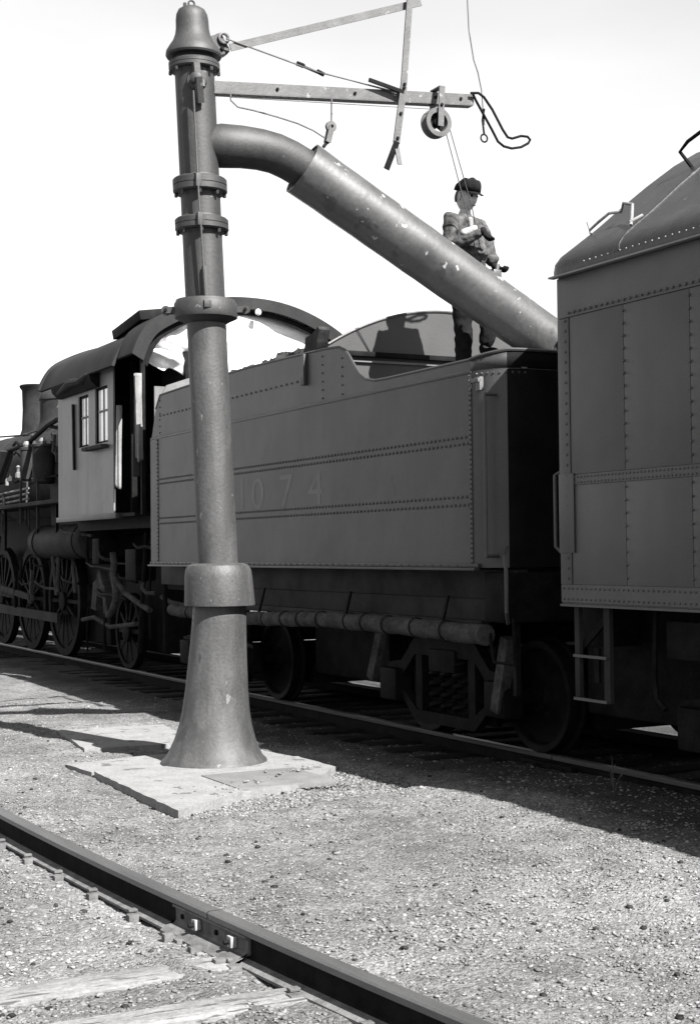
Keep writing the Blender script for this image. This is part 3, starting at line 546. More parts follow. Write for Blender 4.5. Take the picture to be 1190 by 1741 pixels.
# handrails
bm = NB(); xh = -8.86; tube(bm, [(xh, T+.06, 2.76), (xh-.01, T-.04, 2.76), (xh-.01, T-.04, 2.7), (xh-.01, T-.04, 1.66), (xh-.01, T-.04, 1.60), (xh, T+.06, 1.60)], .014, 8); finish('handrail', bm, 'tender', td)
bm = NB(); tube(bm, [(-8.78, T+.08, 1.66), (-8.70, T+.0, 1.6), (-8.68, T, 1.5), (-8.68, T, 1.2), (-8.74, T+.05, 1.12)], .014, 8); finish('handrail', bm, 'tender', td)
bm = NB(); box(bm, -9.03, -8.97, T-.015, T+.02, 2.80, 2.9, .006); box(bm, -9.07, -8.97, T-.03, T+.0, 2.86, 2.89, .006); finish('lamp_bracket', bm, 'deck', td)
bm = NB(); box(bm, -11.90, -11.86, T-.03, T+.02, 3.14, 3.42, .006); box(bm, -11.93, -11.9, T-.03, T+.0, 3.14, 3.22, .006); finish('stake', bm, 'tender', td)
bm = NB(); tube(bm, [(-8.82, 7.2, 3.35), (-8.82, 7.26, 3.45), (-8.8, 7.45, 3.38), (-8.79, 7.6, 3.3), (-8.79, 7.6, 3.0)], .012, 6); finish('grab_iron', bm, 'tender', td)
# coal bulkhead, arched, sunlit face towards the rear
xb = -11.92; arcp = []
for i in range(25):
    y = 6.0+2.5*i/24; arcp.append((y, 3.905-.345*((y-7.25)/1.2)**2))
bm = NB(); prism(bm, [(6.0, 2.96)]+arcp+[(8.5, 2.96)], xb-.01, xb, 'x'); bk = finish('bulkhead', bm, 'bulk', td, smooth=False)
bm = NB(); tube(bm, [(xb, y, z) for y, z in arcp], .014, 6); finish('edge_bead', bm, 'tender', bk)
bm = NB(); box(bm, xb+.003, xb+.07, 6.0, 8.5, 3.43, 3.475, .004); finish('angle_iron', bm, 'dark', bk)
bm = NB(); box(bm, xb+.003, xb+.03, 6.0, 8.5, 3.38, 3.40, .002); finish('ledge', bm, 'deck', bk)
# closing plate between side sheet and bulkhead, bunker floor
bm = NB(); box(bm, xb-.012, xb-.002, T+.02, 6.0, 2.96, 3.38); finish('closing_plate', bm, 'tender', td)
bm = NB(); box(bm, -15.9, -15.88, T+.02, TF-.02, 2.95, 3.55); prism(bm, [(5.82, 3.4), (5.9, 3.56), (6.3, 3.7), (6.32, 3.4)], -15.86, -15.84, 'x'); finish('front_plate', bm, 'deck', td)
# water hatch under the spout
bm = NB(); box(bm, -10.85, -9.9, 6.98, 7.95, 2.96, 3.28, .03); ht = finish('water_hatch', bm, 'tender', td)
# underframe
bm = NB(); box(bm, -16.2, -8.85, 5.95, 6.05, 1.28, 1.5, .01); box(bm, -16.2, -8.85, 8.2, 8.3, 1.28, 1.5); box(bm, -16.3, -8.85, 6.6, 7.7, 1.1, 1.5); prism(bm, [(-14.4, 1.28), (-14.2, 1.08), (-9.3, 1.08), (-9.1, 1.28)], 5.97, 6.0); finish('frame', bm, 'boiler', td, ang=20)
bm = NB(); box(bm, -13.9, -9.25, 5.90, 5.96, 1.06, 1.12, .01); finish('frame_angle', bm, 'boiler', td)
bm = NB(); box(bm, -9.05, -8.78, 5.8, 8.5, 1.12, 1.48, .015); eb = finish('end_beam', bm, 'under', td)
bm = NB(); box(bm, -8.8, -8.2, 7.0, 7.3, .95, 1.2, .03); box(bm, -8.35, -8.1, 6.9, 7.4, .9, 1.25, .05); finish('coupler', bm, 'under', td)
# lagged pipe along the side
pz = [(-15.25, 1.02), (-14.6, 1.0), (-13.5, .99), (-12.5, 1.02), (-11.5, 1.05), (-10.6, 1.05), (-9.8, 1.045), (-8.92, 1.03)]; xs_ = np.linspace(-15.25, -8.92, 130); zs_ = np.interp(xs_, [p[0] for p in pz], [p[1] for p in pz])
bm = NB(); tube(bm, [(x, T-.02, z+.004*math.sin(x*11)) for x, z in zip(xs_, zs_)], [.062+.012*(x+15)/6+random.uniform(-.004, .004) for x in xs_], 14); pipe = finish('lagged_pipe', bm, 'lag', td)
for x in (-14.7, -14.0, -13.2, -12.72, -12.3, -11.95, -11.55, -11.02, -10.72, -10.35, -9.9, -9.45):
    z = float(np.interp(x, [p[0] for p in pz], [p[1] for p in pz])); bm = NB(); tube(bm, [(x+.016*k_, T-.02+.082*math.cos(a), z+.082*math.sin(a)) for k_, a in enumerate(np.linspace(0, 6.28, 17))], .005, 4, False)
    bm.free(); bm = NB(); lathe(bm, [(.07+.012*(x+15)/6, -.012), (.074+.012*(x+15)/6, 0), (.07+.012*(x+15)/6, .012)], Matrix.Translation((x, T-.02, z)) @ Matrix.Rotation(math.pi/2-.25, 4, 'Y'), 14, False); finish('pipe_band', bm, 'dark', pipe)
for x in (-13.0, -11.2, -9.6):
    bm = NB(); bar(bm, (x, T+.08, 1.3), (x, T+.0, 1.0), .03, .02); finish('pipe_hanger', bm, 'under', pipe)
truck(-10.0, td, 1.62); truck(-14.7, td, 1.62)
bm = NB(); box(bm, -13.3, -11.75, 6.5, 7.8, .42, 1.1, .06); finish('tender_gap_filler', bm, 'under', td)  # dark box added between the trucks to hide bright ground beyond
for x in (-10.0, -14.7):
    bm = NB(); box(bm, x-1.25, x+1.2, 6.6, 7.7, .3, .5, .02); finish('truck_gap_filler', bm, 'under', td)  # dark filler added under each truck to close bright gaps
bm = NB(); box(bm, -12.7, -9.0, 8.0, 8.3, .5, 1.1, .03); finish('side_gap_filler', bm, 'under', td)  # box added on the far side to block sunlit ground behind
# brake shoe hanger and step at the rear corner
bm = NB(); bar(bm, (-10.95, 6.0, 1.0), (-11.15, 6.0, .55), .06, .1, (0, 1, 0)); finish('brake_hanger', bm, 'lag', td); bm = NB(); bar(bm, (-9.0, 5.98, 1.0), (-9.15, 5.98, .45), .09, .1, (0, 1, 0)); finish('brake_hanger', bm, 'lag', td)
bm = NB(); tube(bm, [(-8.95, T+.02, 1.12), (-8.88, T+.02, .84), (-8.62, T+.02, .84), (-8.62, T+.02, 1.16)], .015, 6); box(bm, -8.64, -8.60, T+.02, T+.06, .62, 1.12); finish('step', bm, 'under', td)

# coal
cx_, cy_ = np.meshgrid(np.linspace(-15.8, -11.95, 90), np.linspace(5.8, 8.5, 60), indexing='ij')
cz_ = 3.30+.26*np.exp(-((cx_+12.3)/.9)**2)*np.exp(-((cy_-7.0)/1.4)**2)+.1*np.exp(-((cx_+13.8)/1.2)**2)+.12*vnoise(cx_, cy_, 2.2, 5)+.1*vnoise(cx_, cy_, 6, 6)+.06*vnoise(cx_, cy_, 14, 7)-.12*np.clip((-14.3-cx_), 0, 1.5)
nx, ny = cx_.shape; ii = (np.arange(nx-1)[:, None]*ny+np.arange(ny-1)[None]).reshape(-1)
co_ = np_mesh('coal', np.stack([cx_, cy_, cz_], -1).reshape(-1, 3), np.stack([ii, ii+ny, ii+ny+1, ii+1], 1), 'coal')
tag(co_, 'heap of coal lying in the tender bunker', 'coal', 'stuff')
k = 2600; px_ = RNG.uniform(-15.6, -12.0, k); py_ = RNG.uniform(5.85, 8.3, k); fi = np.clip(((px_+15.8)/3.85*89).astype(int), 0, 89); fj_ = np.clip(((py_-5.8)/2.7*59).astype(int), 0, 59)
o = scatter('coal_lumps', np.stack([px_, py_, cz_[fi, fj_]+.015], 1), RNG.uniform(.02, .075, k), 'coal', .8); tag(o, 'loose lumps on top of the coal heap', 'coal', 'stuff')
bm = NB(); prism(bm, [(-12.02, 3.43), (-11.98, 3.5), (-11.96, 3.58), (-11.82, 3.60), (-11.7, 3.65), (-11.68, 3.62), (-11.74, 3.47), (-11.8, 3.42)], 5.79, 5.9); o = finish('coal_block', bm, 'coal'); tag(o, 'single big angular lump perched on the tender side edge', 'coal lump')

# ------------------------------------------------------------------ passenger / baggage car
car = empty('railway_car', 'high sided riveted dark grey car with rounded roof coupled behind the tender', 'railway car', (-2, 7.15, .12))
CX = -8.01; CE = 9.0
bm = NB(); box(bm, CX, CE, T, TF, 1.285, 3.46); body = finish('body', bm, 'car', car, smooth=False)
# lapped plates: letterboard, upper panels, belt rail, lower panels, sill, corner post
bm = NB(); box(bm, CX, CE, T-.012, T-.001, 3.172, 3.44, .002); finish('letterboard', bm, 'car', car)
bm = NB(); box(bm, CX-.002, CX+.12, T-.010, T-.001, 1.412, 3.168, .002); finish('corner_plate', bm, 'car', car)
bm = NB(); box(bm, CX, CE, T-.0085, T-.001, 1.295, 1.41); finish('sill_plate', bm, 'car', car)
bm = NB(); box(bm, CX+.125, CE, T-.0075, T-.001, 2.065, 2.13); finish('belt_rail', bm, 'car', car)
xs_ = [CX+.125, -7.32, -6.69, -6.06, -5.43, -4.8, -4.17]
for k in range(26):
    xa = -7.32+.62*(k-1) if k else CX+.125; xb_ = -7.32+.62*k
    for z0, z1 in ((2.135, 3.168), (1.415, 2.06)):
        bm = NB(); box(bm, xa+.002, xb_-.002, T-.006, T-.0015, z0, z1, .0015); finish('side_panel', bm, 'car', body)
bm = NB()
rowx(bm, CX+.13, CE, T-.012, 3.196, .058, .012)
for z in (2.114, 2.078): rowx(bm, CX+.16, CE, T-.0075, z, .036, .008)
for z in (1.385, 1.315): rowx(bm, CX+.03, CE, T-.0085, z, .048, .009)
for k in range(26):
    x = -7.32+.62*k
    colz(bm, x, T-.006, 2.19, 3.13, .074, .012); colz(bm, x, T-.006, 1.46, 2.03, .074, .011)
colz(bm, CX+.085, T-.010, 1.45, 3.15, .066, .011)
o = finish('rivets', bm, 'car', car); o['kind'] = 'stuff'
# corner pressing low on the corner
bm = NB(); box(bm, CX-.004, CX+.16, T-.017, T-.0105, 1.62, 2.14, .002); finish('corner_guard', bm, 'car', car)
bm = NB(); tube(bm, [(CX-.03, T+.02, 2.16), (CX-.07, T-.0, 2.14), (CX-.07, T, 1.66), (CX-.03, T+.02, 1.62)], .012, 8); finish('handrail', bm, 'car', car)
bm = NB(); box(bm, CX, CE, T-.02, T-.001, 1.268, 1.284); finish('sill_lip', bm, 'car', car)
# roof
RP2 = [(5.705, 3.455), (5.70, 3.48), (5.712, 3.54), (5.76, 3.60), (5.86, 3.675), (6.03, 3.80), (6.26, 3.985), (6.46, 4.14), (6.65, 4.275), (6.85, 4.39), (7.0, 4.445), (7.15, 4.465)]
RPF = RP2+[(14.3-y, z) for y, z in RP2[-2::-1]]
bm = NB(); rings = []
for x, dz, dy in ((CX-.02, .10, .02), (CX+.0, .055, .01), (CX+.05, .02, .004), (CX+.12, .0, 0), (CE, 0, 0)):
    rings.append([bm.verts.new((x, 7.15+(y-7.15)*(1-dy), 3.455+(z-3.455)*(1-dz))) for y, z in RPF])
for i in range(len(rings)-1):
    for j in range(len(RPF)-1): bm.faces.new((rings[i][j], rings[i][j+1], rings[i+1][j+1], rings[i+1][j]))
bm.faces.new(rings[0]); bm.faces.new(rings[-1][::-1]); roof = finish('roof', bm, 'carroof', car, ang=60)
bm = NB(); box(bm, CX-.03, CE, T-.062, T-.013, 3.442, 3.455, .002); finish('eave_strip', bm, 'cab', roof)
bm = NB()
x = CX+.35
while x < 2: rivet(bm, (x, 5.703, 3.50), (0, -1, .1), .006, .006); x += .062
o = finish('eave_rivets', bm, 'canvasd', roof); o['kind'] = 'stuff'
def roofpt(t_, off=0):
    t_ = t_*(len(RP2)-1); i = min(int(t_), len(RP2)-2); f_ = t_-i; p = Vector(RP2[i]).lerp(Vector(RP2[i+1]), f_); d = (Vector(RP2[i+1])-Vector(RP2[i])); nn = Vector((-d.y, d.x)).normalized(); return p+nn*off
for x in (-7.38, -5.1, -2.8):
    bm = NB(); tube(bm, [(x+.08*max(0, .5-q/14)*2, *roofpt(.12+.85*q/14, .0)) for q in range(15)], .010, 6); finish('roof_seam', bm, 'carroof', roof)
bm = NB()
pp = [(-7.93, .42, .0), (-7.95, .44, .07), (-7.90, .42, .08), (-7.86, .40, .04), (-7.80, .42, .06), (-7.72, .44, .08), (-7.66, .46, .05), (-7.60, .46, .10), (-7.5, .45, .08), (-7.42, .40, .04), (-7.36, .36, .015)]
tube(bm, [(x, *roofpt(t_, o_)) for x, t_, o_ in pp], .0105, 7); tube(bm, [(-7.38, *roofpt(.37, .03)), (-7.35, *roofpt(.41, .02))], .010, 7); finish('grab_iron', bm, 'canvasd', roof)
bm = NB(); pp = [(-7.55, .66, .0), (-7.58, .66, .12), (-7.5, .67, .16), (-7.3, .70, .2), (-7.1, .74, .22), (-6.8, .78, .2), (-6.6, .8, .0)]
tube(bm, [(x, *roofpt(t_, o_)) for x, t_, o_ in pp], .013, 7); finish('roof_rail', bm, 'dark', roof)
# end ladder below the floor, underframe, truck
bm = NB(); box(bm, -7.91, -7.86, T+.02, T+.05, .66, 1.27); lad = finish('step_ladder', bm, 'roof', car, smooth=False)
bm = NB(); box(bm, -7.60, -7.54, T+.02, T+.05, .66, 1.27); finish('stile', bm, 'roof', lad, smooth=False)
for z in (.67, .95):
    bm = NB(); box(bm, -7.91, -7.56, T+.005, T+.02, z-.012, z+.006); finish('rung', bm, 'car', lad, smooth=False)
bm = NB(); bar(bm, (-7.88, T+.06, 1.0), (-7.56, T+.06, 1.24), .02, .05, (0, 1, 0)); bar(bm, (-7.72, T+.06, 1.0), (-7.72, T+.06, .78), .02, .05, (0, 1, 0)); finish('brace', bm, 'under', lad)
bm = NB(); box(bm, CX+.1, CE, 6.2, 6.3, 1.0, 1.28); box(bm, CX+.1, CE, 8.0, 8.1, 1.0, 1.28); box(bm, CX+.0, CX+.25, 5.9, 8.4, 1.0, 1.28, .01); box(bm, CX-.35, CX+.3, 7.0, 7.3, .93, 1.15, .02); box(bm, CX-.5, CX-.3, 6.92, 7.38, .9, 1.22, .05); finish('underframe', bm, 'under', car)
bm = NB(); box(bm, -8.5, -7.2, 6.3, 8.3, .48, 1.27, .03); finish('coupler_gap_filler', bm, 'under', car)  # dark mass added to close the bright gap between tender and car
bm = NB(); box(bm, -7.0, -4.6, 6.6, 7.7, .35, 1.0, .05); finish('equipment_box', bm, 'under', car)
truck(-5.9, car, 2.2, .42); truck(5.5, car, 2.2, .42)
bm = NB(); box(bm, -7.15, -6.3, 5.9, 6.0, .96, 1.2, .02); box(bm, -6.9, -6.4, 5.95, 6.02, .6, .96, .02); tube(bm, [(-7.3, 5.95, 1.25), (-7.32, 5.95, .85), (-7.3, 5.95, .7), (-7.22, 5.95, .64)], .02, 6); finish('brake_gear', bm, 'under', car)

# ------------------------------------------------------------------ locomotive
lo = empty('steam_locomotive', 'old black steam locomotive with pale cab side, stack and dome, coupled ahead of the tender', 'locomotive', (-22, 7.15, .12))
def cylx(bm, xa, xb_, y, z, r_, seg=32, dome=.0):
    lathe(bm, [(r_*.7, xa-dome), (r_*.93, xa-dome*.55), (r_, xa), (r_, xb_), (r_*.93, xb_+dome*.55), (r_*.7, xb_+dome)], Matrix.Translation((0, y, z)) @ Matrix.Rotation(math.pi/2, 4, 'Y'), seg)
bm = NB(); cylx(bm, -30.5, -21.2, 7.15, 2.93, .88); prism(bm, [(6.22, 1.6), (6.18, 2.9), (6.3, 3.45), (6.7, 3.85), (7.15, 3.98), (7.6, 3.85), (8.0, 3.45), (8.12, 2.9), (8.08, 1.6)], -21.6, -19.66, 'x'); bo = finish('boiler', bm, 'boiler', lo)
for x in (-29, -27.2, -25.4, -23.6):
    bm = NB(); lathe(bm, [(.882, -.03), (.89, -.025), (.89, .025), (.882, .03)], Matrix.Translation((x, 7.15, 2.93)) @ Matrix.Rotation(math.pi/2, 4, 'Y'), 32, False); finish('boiler_band', bm, 'boiler', bo)
bm = NB(); lathe(bm, [(.32, 3.7), (.27, 3.85), (.255, 4.2), (.265, 4.55), (.30, 4.6), (.31, 4.63), (.29, 4.65), (.24, 4.65), (.23, 4.2)], Matrix.Translation((-25.75, 7.15, 0)), 32); finish('smokestack', bm, 'boiler', lo)
bm = NB(); lathe(bm, [(.46, 3.7), (.4, 3.82), (.385, 3.9), (.385, 4.22), (.4, 4.225), (.4, 4.24), (.36, 4.34), (.26, 4.42), (.1, 4.455)], Matrix.Translation((-24.15, 7.15, 0)), 32); dm = finish('steam_dome', bm, 'boiler', lo)
bm = NB(); lathe(bm, [(.075, 3.98), (.06, 4.0), (.045, 4.06), (.04, 4.1), (.02, 4.13)], Matrix.Translation((-22.9, 6.75, 0)), 16); finish('bell', bm, 'cab', lo)
bm = NB(); tube(bm, [(-19.75, 6.1, 3.64), (-20.9, 6.1, 3.6), (-21.4, 6.1, 3.555), (-22.0, 6.1, 3.45), (-22.5, 6.1, 3.37), (-23.3, 6.1, 3.33), (-26, 6.1, 3.25)], .038, 8); tube(bm, [(-21.4, 6.1, 3.55), (-20.6, 6.2, 3.42)], .03, 6); finish('steam_pipe', bm, 'dark', lo)
bm = NB(); tube(bm, [(-28, 6.2, 3.75), (-24.6, 6.2, 3.62), (-22.8, 6.2, 3.52)], .015, 6); finish('handrail', bm, 'dark', lo)
for x, r_, z0, z1 in ((-22.35, .11, 2.8, 3.28), (-21.45, .165, 2.72, 3.27)):
    bm = NB(); lathe(bm, [(r_*.8, z0-.03), (r_, z0), (r_, z1-.04), (r_*1.12, z1-.035), (r_*1.12, z1), (r_*.5, z1+.02)], Matrix.Translation((x, 6.05, 0)), 22); pm = finish('air_pump', bm, 'boiler', lo)
    bm = NB(); lathe(bm, [(.05, z1+.01), (.06, z1+.05), (.035, z1+.1)], Matrix.Translation((x+.03, 6.03, 0)), 12); finish('valve', bm, 'cab', pm)
    bm = NB(); bar(bm, (x+r_*.6, 5.93, z0-.7), (x+r_*.6, 5.93, z0), .03, .03); finish('pump_bracket', bm, 'boiler', pm)
bm = NB(); prism(bm, [(-24.4, 2.86), (-24.35, 2.8), (-23.9, 2.82), (-23.55, 3.3), (-23.75, 3.34), (-24.0, 3.1)], 5.95, 6.15); finish('jacket_flap', bm, 'boiler', lo)
for z in (2.47, 2.55, 2.63):
    bm = NB(); tube(bm, [(-29, 6.05, z-.05), (-24.0, 6.05, z), (-22.3, 6.05, z+.03)], .018, 6); finish('pipe', bm, 'canvasd', lo)
bm = NB(); box(bm, -30, -19.7, 5.85, 6.4, 2.36, 2.42, .01); finish('running_board', bm, 'boiler', lo)
for x in (-23.5, -21.6, -20.6): 
    bm = NB(); bar(bm, (x, 6.0, 2.36), (x, 6.0, 1.7), .03, .04); finish('bracket', bm, 'under', lo)
bm = NB(); cylx(bm, -22.0, -19.5, 6.2, 1.82, .25, 28, .07); tk = finish('air_reservoir', bm, 'boiler', lo)
for x in (-21.75, -19.75):
    bm = NB(); lathe(bm, [(.251, -.025), (.262, -.02), (.262, .02), (.251, .025)], Matrix.Translation((x, 6.2, 1.82)) @ Matrix.Rotation(math.pi/2, 4, 'Y'), 28, False); finish('reservoir_strap', bm, 'under', tk)
bm = NB(); box(bm, -22.8, -19.9, 6.55, 7.75, .35, 2.2, .05); box(bm, -19.4, -17.8, 6.6, 7.7, .35, 1.9, .05); box(bm, -30, -23, 6.6, 7.7, .4, 2.3, .05); finish('engine_gap_filler', bm, 'under', lo)  # filler boxes added so no bright gaps show beneath the engine
for k in range(16):
    xa = random.uniform(-24.4, -20.2); z0 = random.uniform(2.5, 3.4); ln = random.uniform(.3, 1.3); r_ = random.uniform(.012, .03); yv = 6.12+random.uniform(-.12, .12); bm = NB()
    if k % 2: tube(bm, [(xa, yv, z0), (xa-.02, yv-.02, z0-ln*.6), (xa+.1, yv, z0-ln*.75), (xa+.1, yv, max(2.42, z0-ln))], r_, 7)
    else: tube(bm, [(xa, yv, z0), (xa+ln*.4, yv-.03, z0+.03), (xa+ln*.7, yv, z0-.05), (xa+ln, yv+.06, z0-.04)], r_, 7)
    finish('pipe', bm, ['boiler', 'canvasd', 'dark', 'lag'][k % 4], lo)
for k in range(9):
    xa = -24.3+.5*k+random.uniform(-.1, .1); z0 = random.uniform(2.75, 3.5); bm = NB(); r_ = random.uniform(.03, .06); lathe(bm, [(r_, 0), (r_, .07), (r_*.5, .09), (r_*.5, .15), (r_*.8, .17), (r_*.3, .2)], Matrix.Translation((xa, 6.15, z0)), 10); finish('valve', bm, ['boiler', 'lag', 'cab'][k % 3], lo)
for xa, z0, w_, h_ in ((-18.9, 1.5, .3, .35), (-17.5, 1.3, .4, .4)):
    bm = NB(); box(bm, xa-w_/2, xa+w_/2, 6.02, 6.3, z0, z0+h_, .03); finish('fitting', bm, 'under', lo)
bm = NB(); tube(bm, [(-19.4, 6.0, .75), (-18.9, 6.0, .8), (-18.2, 6.0, .7), (-17.2, 6.0, .78)], .03, 7); finish('pipe', bm, 'lag', lo)
for k in range(22):
    xa = random.uniform(-24.8, -16.8); z0 = random.uniform(.7, 2.0); ln = random.uniform(.3, 1.4); yv = random.uniform(5.98, 6.25); bm = NB(); r_ = random.uniform(.012, .032)
    if k % 3: tube(bm, [(xa, yv, z0), (xa+ln*.3, yv-.04, z0-.05), (xa+ln*.6, yv-.02, z0-.02-.1*random.random()), (xa+ln, yv+.05, z0-.1)], r_, 6)
    else: tube(bm, [(xa, yv, z0), (xa+.03, yv-.03, z0-ln*.3), (xa-.03, yv, max(.3, z0-ln*.7))], r_, 6)
    finish('pipe', bm, ['under', 'dark', 'lag'][k % 3], lo)
# frames, drivers, rods
bm = NB(); box(bm, -29, -18.2, 6.62, 6.74, .75, 1.3); box(bm, -29, -18.2, 7.56, 7.68, .75, 1.3); box(bm, -22.6, -19.7, 6.5, 7.8, 1.2, 2.1); box(bm, -19.6, -16.6, 6.0, 8.3, 1.95, 2.12); finish('frame', bm, 'under', lo)
def driver(x, R, ns):
    for y, sg in ((6.42, 1), (7.87, -1)):
        M = Matrix.Translation((x, y, .12+R)) @ Matrix.Rotation(math.pi/2*sg, 4, 'X'); bm = NB()
        lathe(bm, [(R*.86, -.05), (R, -.05), (R+.0, .05), (R-.004, .06), (R*.86, .06), (R*.86, -.05)], M, 48, False); lathe(bm, [(.14, -.05), (.14, .09), (.1, .1)], M, 20)
        wh = finish('driving_wheel', bm, 'under', lo)
        bm = NB(); lathe(bm, [(R*.8, -.04), (R*.86, -.04), (R*.86, .03), (R*.8, .03), (R*.8, -.04)], M, 48, False); finish('wheel_rim', bm, 'under', wh)
        bm = NB(); prism(bm, [(x+.62*R*math.cos(t_)*1.3, .12+R+.8*R*math.sin(t_)) for t_ in np.radians(np.linspace(200, 340, 10))], y-.04*sg-.0, y+.02*sg); finish('counterweight', bm, 'under', wh)
        if sg > 0:
            sm = None
            for k in range(ns):
                a = 2*math.pi*k/ns; q0 = Vector((x+.12*math.cos(a), y-.03, .12+R+.12*math.sin(a))); q1 = Vector((x+R*.82*math.cos(a), y-.02, .12+R+R*.82*math.sin(a))); bm = NB(); bar(bm, q0, q1, .05, .055, (0, 1, 0)); finish('spoke', bm, 'under', wh, smooth=False)
for x in (-25.1, -23.3, -21.5): driver(x, .82, 14)
driver(-18.6, .5, 10)
bm = NB(); bar(bm, (-25.1, 6.2, .75), (-21.2, 6.2, .7), .06, .14, (0, 1, 0)); rd = finish('side_rod', bm, 'boiler', lo, smooth=False)
bm = NB(); bar(bm, (-27.5, 6.12, 1.1), (-23.3, 6.12, 1.0), .06, .11, (0, 1, 0)); bar(bm, (-24.3, 6.05, 1.12), (-22.1, 6.05, .98), .05, .09, (0, 1, 0)); bar(bm, (-22.2, 6.05, .9), (-22.1, 6.05, 1.4), .05, .06, (0, 1, 0)); finish('main_rod', bm, 'lag', lo, smooth=False)
for xa, za, xc_, zc in ((-21.0, 1.6, -20.8, 1.05), (-20.7, 1.6, -20.75, 1.1), (-20.0, 1.5, -19.9, 1.1)):
    bm = NB(); tube(bm, [(xa, 6.05, za), (xc_, 6.05, zc)], .03, 8); finish('pipe', bm, 'lag', lo)
bm = NB(); prism(bm, [(-19.35, .9), (-19.25, 1.25), (-19.1, 1.3), (-19.05, 1.42), (-18.95, 1.42), (-18.9, 1.3), (-18.75, 1.2), (-18.65, .85), (-18.8, .85), (-18.85, 1.05), (-19.1, 1.08), (-19.15, .88)], 6.1, 6.2); finish('spring_hanger', bm, 'lag', lo)
# hoses between engine and tender
bm = NB(); tube(bm, [(-18.25, 6.05, 1.65), (-18.2, 6.05, 1.5), (-18.1, 6.0, 1.38), (-18.0, 6.0, 1.2), (-18.0, 6.0, 1.05), (-18.15, 6.0, .9), (-18.3, 6.0, .84)], .045, 10); finish('hose', bm, 'lag', lo)
bm = NB(); tube(bm, [(-18.1, 6.0, 1.36), (-17.8, 6.05, 1.15), (-17.3, 6.1, 1.0), (-17.0, 6.1, .95)], .035, 10); finish('hose', bm, 'lag', lo)
bm = NB(); tube(bm, [(-17.4, 6.1, .1+.3), (-17.1, 6.1, 1.9)], .03, 8); finish('pipe', bm, 'under', lo); bm = NB(); tube(bm, [(-16.2, 6.0, 2.0), (-16.2, 6.0, .5)], .03, 8); finish('pipe', bm, 'under', lo)
# cab
def roofarc_(z0, zc, n_=26, ye=5.66):
    o_ = []
    for i in range(n_+1):
        t_ = math.sin(math.pi/2*(-1+2*i/n_)); y = 7.15+(7.15-ye)*t_; s_ = abs(t_); o_.append((y, zc-(zc-z0)*(s_**2.2*.70+.30*max(0, (s_-.80)/.20)**3)))
    return o_
xf, xr = -19.66, -17.3; wz0 = 2.14
def wall_with_holes(name, xa, xb_, za, zb, holes, y0, y1, m, parent):
    xs = sorted({xa, xb_}|{h[0] for h in holes}|{h[1] for h in holes}); zs = sorted({za, zb}|{h[2] for h in holes}|{h[3] for h in holes}); bm = NB()
    for i in range(len(xs)-1):
        for j in range(len(zs)-1):
            cxm, czm = (xs[i]+xs[i+1])/2, (zs[j]+zs[j+1])/2
            if any(h[0] < cxm < h[1] and h[2] < czm < h[3] for h in holes): continue
            box(bm, xs[i], xs[i+1], y0, y1, zs[j], zs[j+1])
    bmesh.ops.remove_doubles(bm, verts=bm.verts, dist=1e-4)
    seen = {}
    for f in list(bm.faces):
        key = tuple(round(c_, 3) for c_ in f.calc_center_median())
        if key in seen: seen[key].append(f)
        else: seen[key] = [f]
    dele = [f for v in seen.values() if len(v) > 1 for f in v]; bmesh.ops.delete(bm, geom=dele, context='FACES')
    return finish(name, bm, m, parent, smooth=False)
holes = [(-18.72, -18.30, 3.03, 3.70), (-18.02, -17.52, 3.03, 3.74)]
wall_with_holes('cab_wall', xf, xr, wz0, 3.98, holes, T, T+.02, 'cab', lo)
wall_with_holes('cab_wall', xf, xr, wz0, 3.98, holes, TF-.02, TF, 'cab', lo)
for xa, xb_, za, zb in holes:
    for y in (T+.03, TF-.05):
        bm = NB(); w_ = .03
        for q in ((xa, xb_, za, za+w_), (xa, xb_, zb-w_, zb), (xa, xa+w_, za+w_, zb-w_), (xb_-w_, xb_, za+w_, zb-w_)): box(bm, q[0], q[1], y, y+.025, q[2], q[3])
        wf = finish('window', bm, 'dark', lo, smooth=False); bm = NB()
        for q in (((xa+xb_)/2-.012, (xa+xb_)/2+.012, za+w_, zb-w_), (xa+w_, (xa+xb_)/2-.0125, (za+zb)/2+.04, (za+zb)/2+.065), ((xa+xb_)/2+.0125, xb_-w_, (za+zb)/2+.04, (za+zb)/2+.065)): box(bm, q[0], q[1], y, y+.025, q[2], q[3])
        finish('glazing_bars', bm, 'canvasd', wf, smooth=False)
        for u0, u1 in ((xa+w_, (xa+xb_)/2-.013), ((xa+xb_)/2+.013, xb_-w_)):
            for v0, v1 in ((za+w_, (za+zb)/2+.039), ((za+zb)/2+.066, zb-w_)):
                bm = NB(); box(bm, u0+.001, u1-.001, y+.01, y+.014, v0+.001, v1-.001); finish('pane', bm, 'glass', wf, smooth=False)
bm = NB(); A_ = [(min(max(y, T+.021), TF-.021), z-.04) for y, z in roofarc_(3.90, 4.62, 40, 5.60)]; prism(bm, [(T+.021, wz0)]+A_+[(TF-.021, wz0)], xf, xf+.03, 'x'); box(bm, xf, -16.6, T+.02, TF-.02, wz0-.05, wz0-.01); finish('cab_bulkhead', bm, 'dark', lo)
bm = NB(); box(bm, xf-.02, xr+.15, T-.03, T+.1, wz0-.07, wz0-.001, .006); finish('cab_sill', bm, 'tender', lo)
bm = NB(); box(bm, -18.25, -17.45, T-.12, T-.002, 2.95, 3.0, .02); finish('arm_rest', bm, 'lag', lo)
bm = NB(); bar(bm, (-18.86, T-.02, 2.75), (-18.90, T-.02, 3.62), .03, .04, (0, 1, 0)); finish('window_post', bm, 'dark', lo)
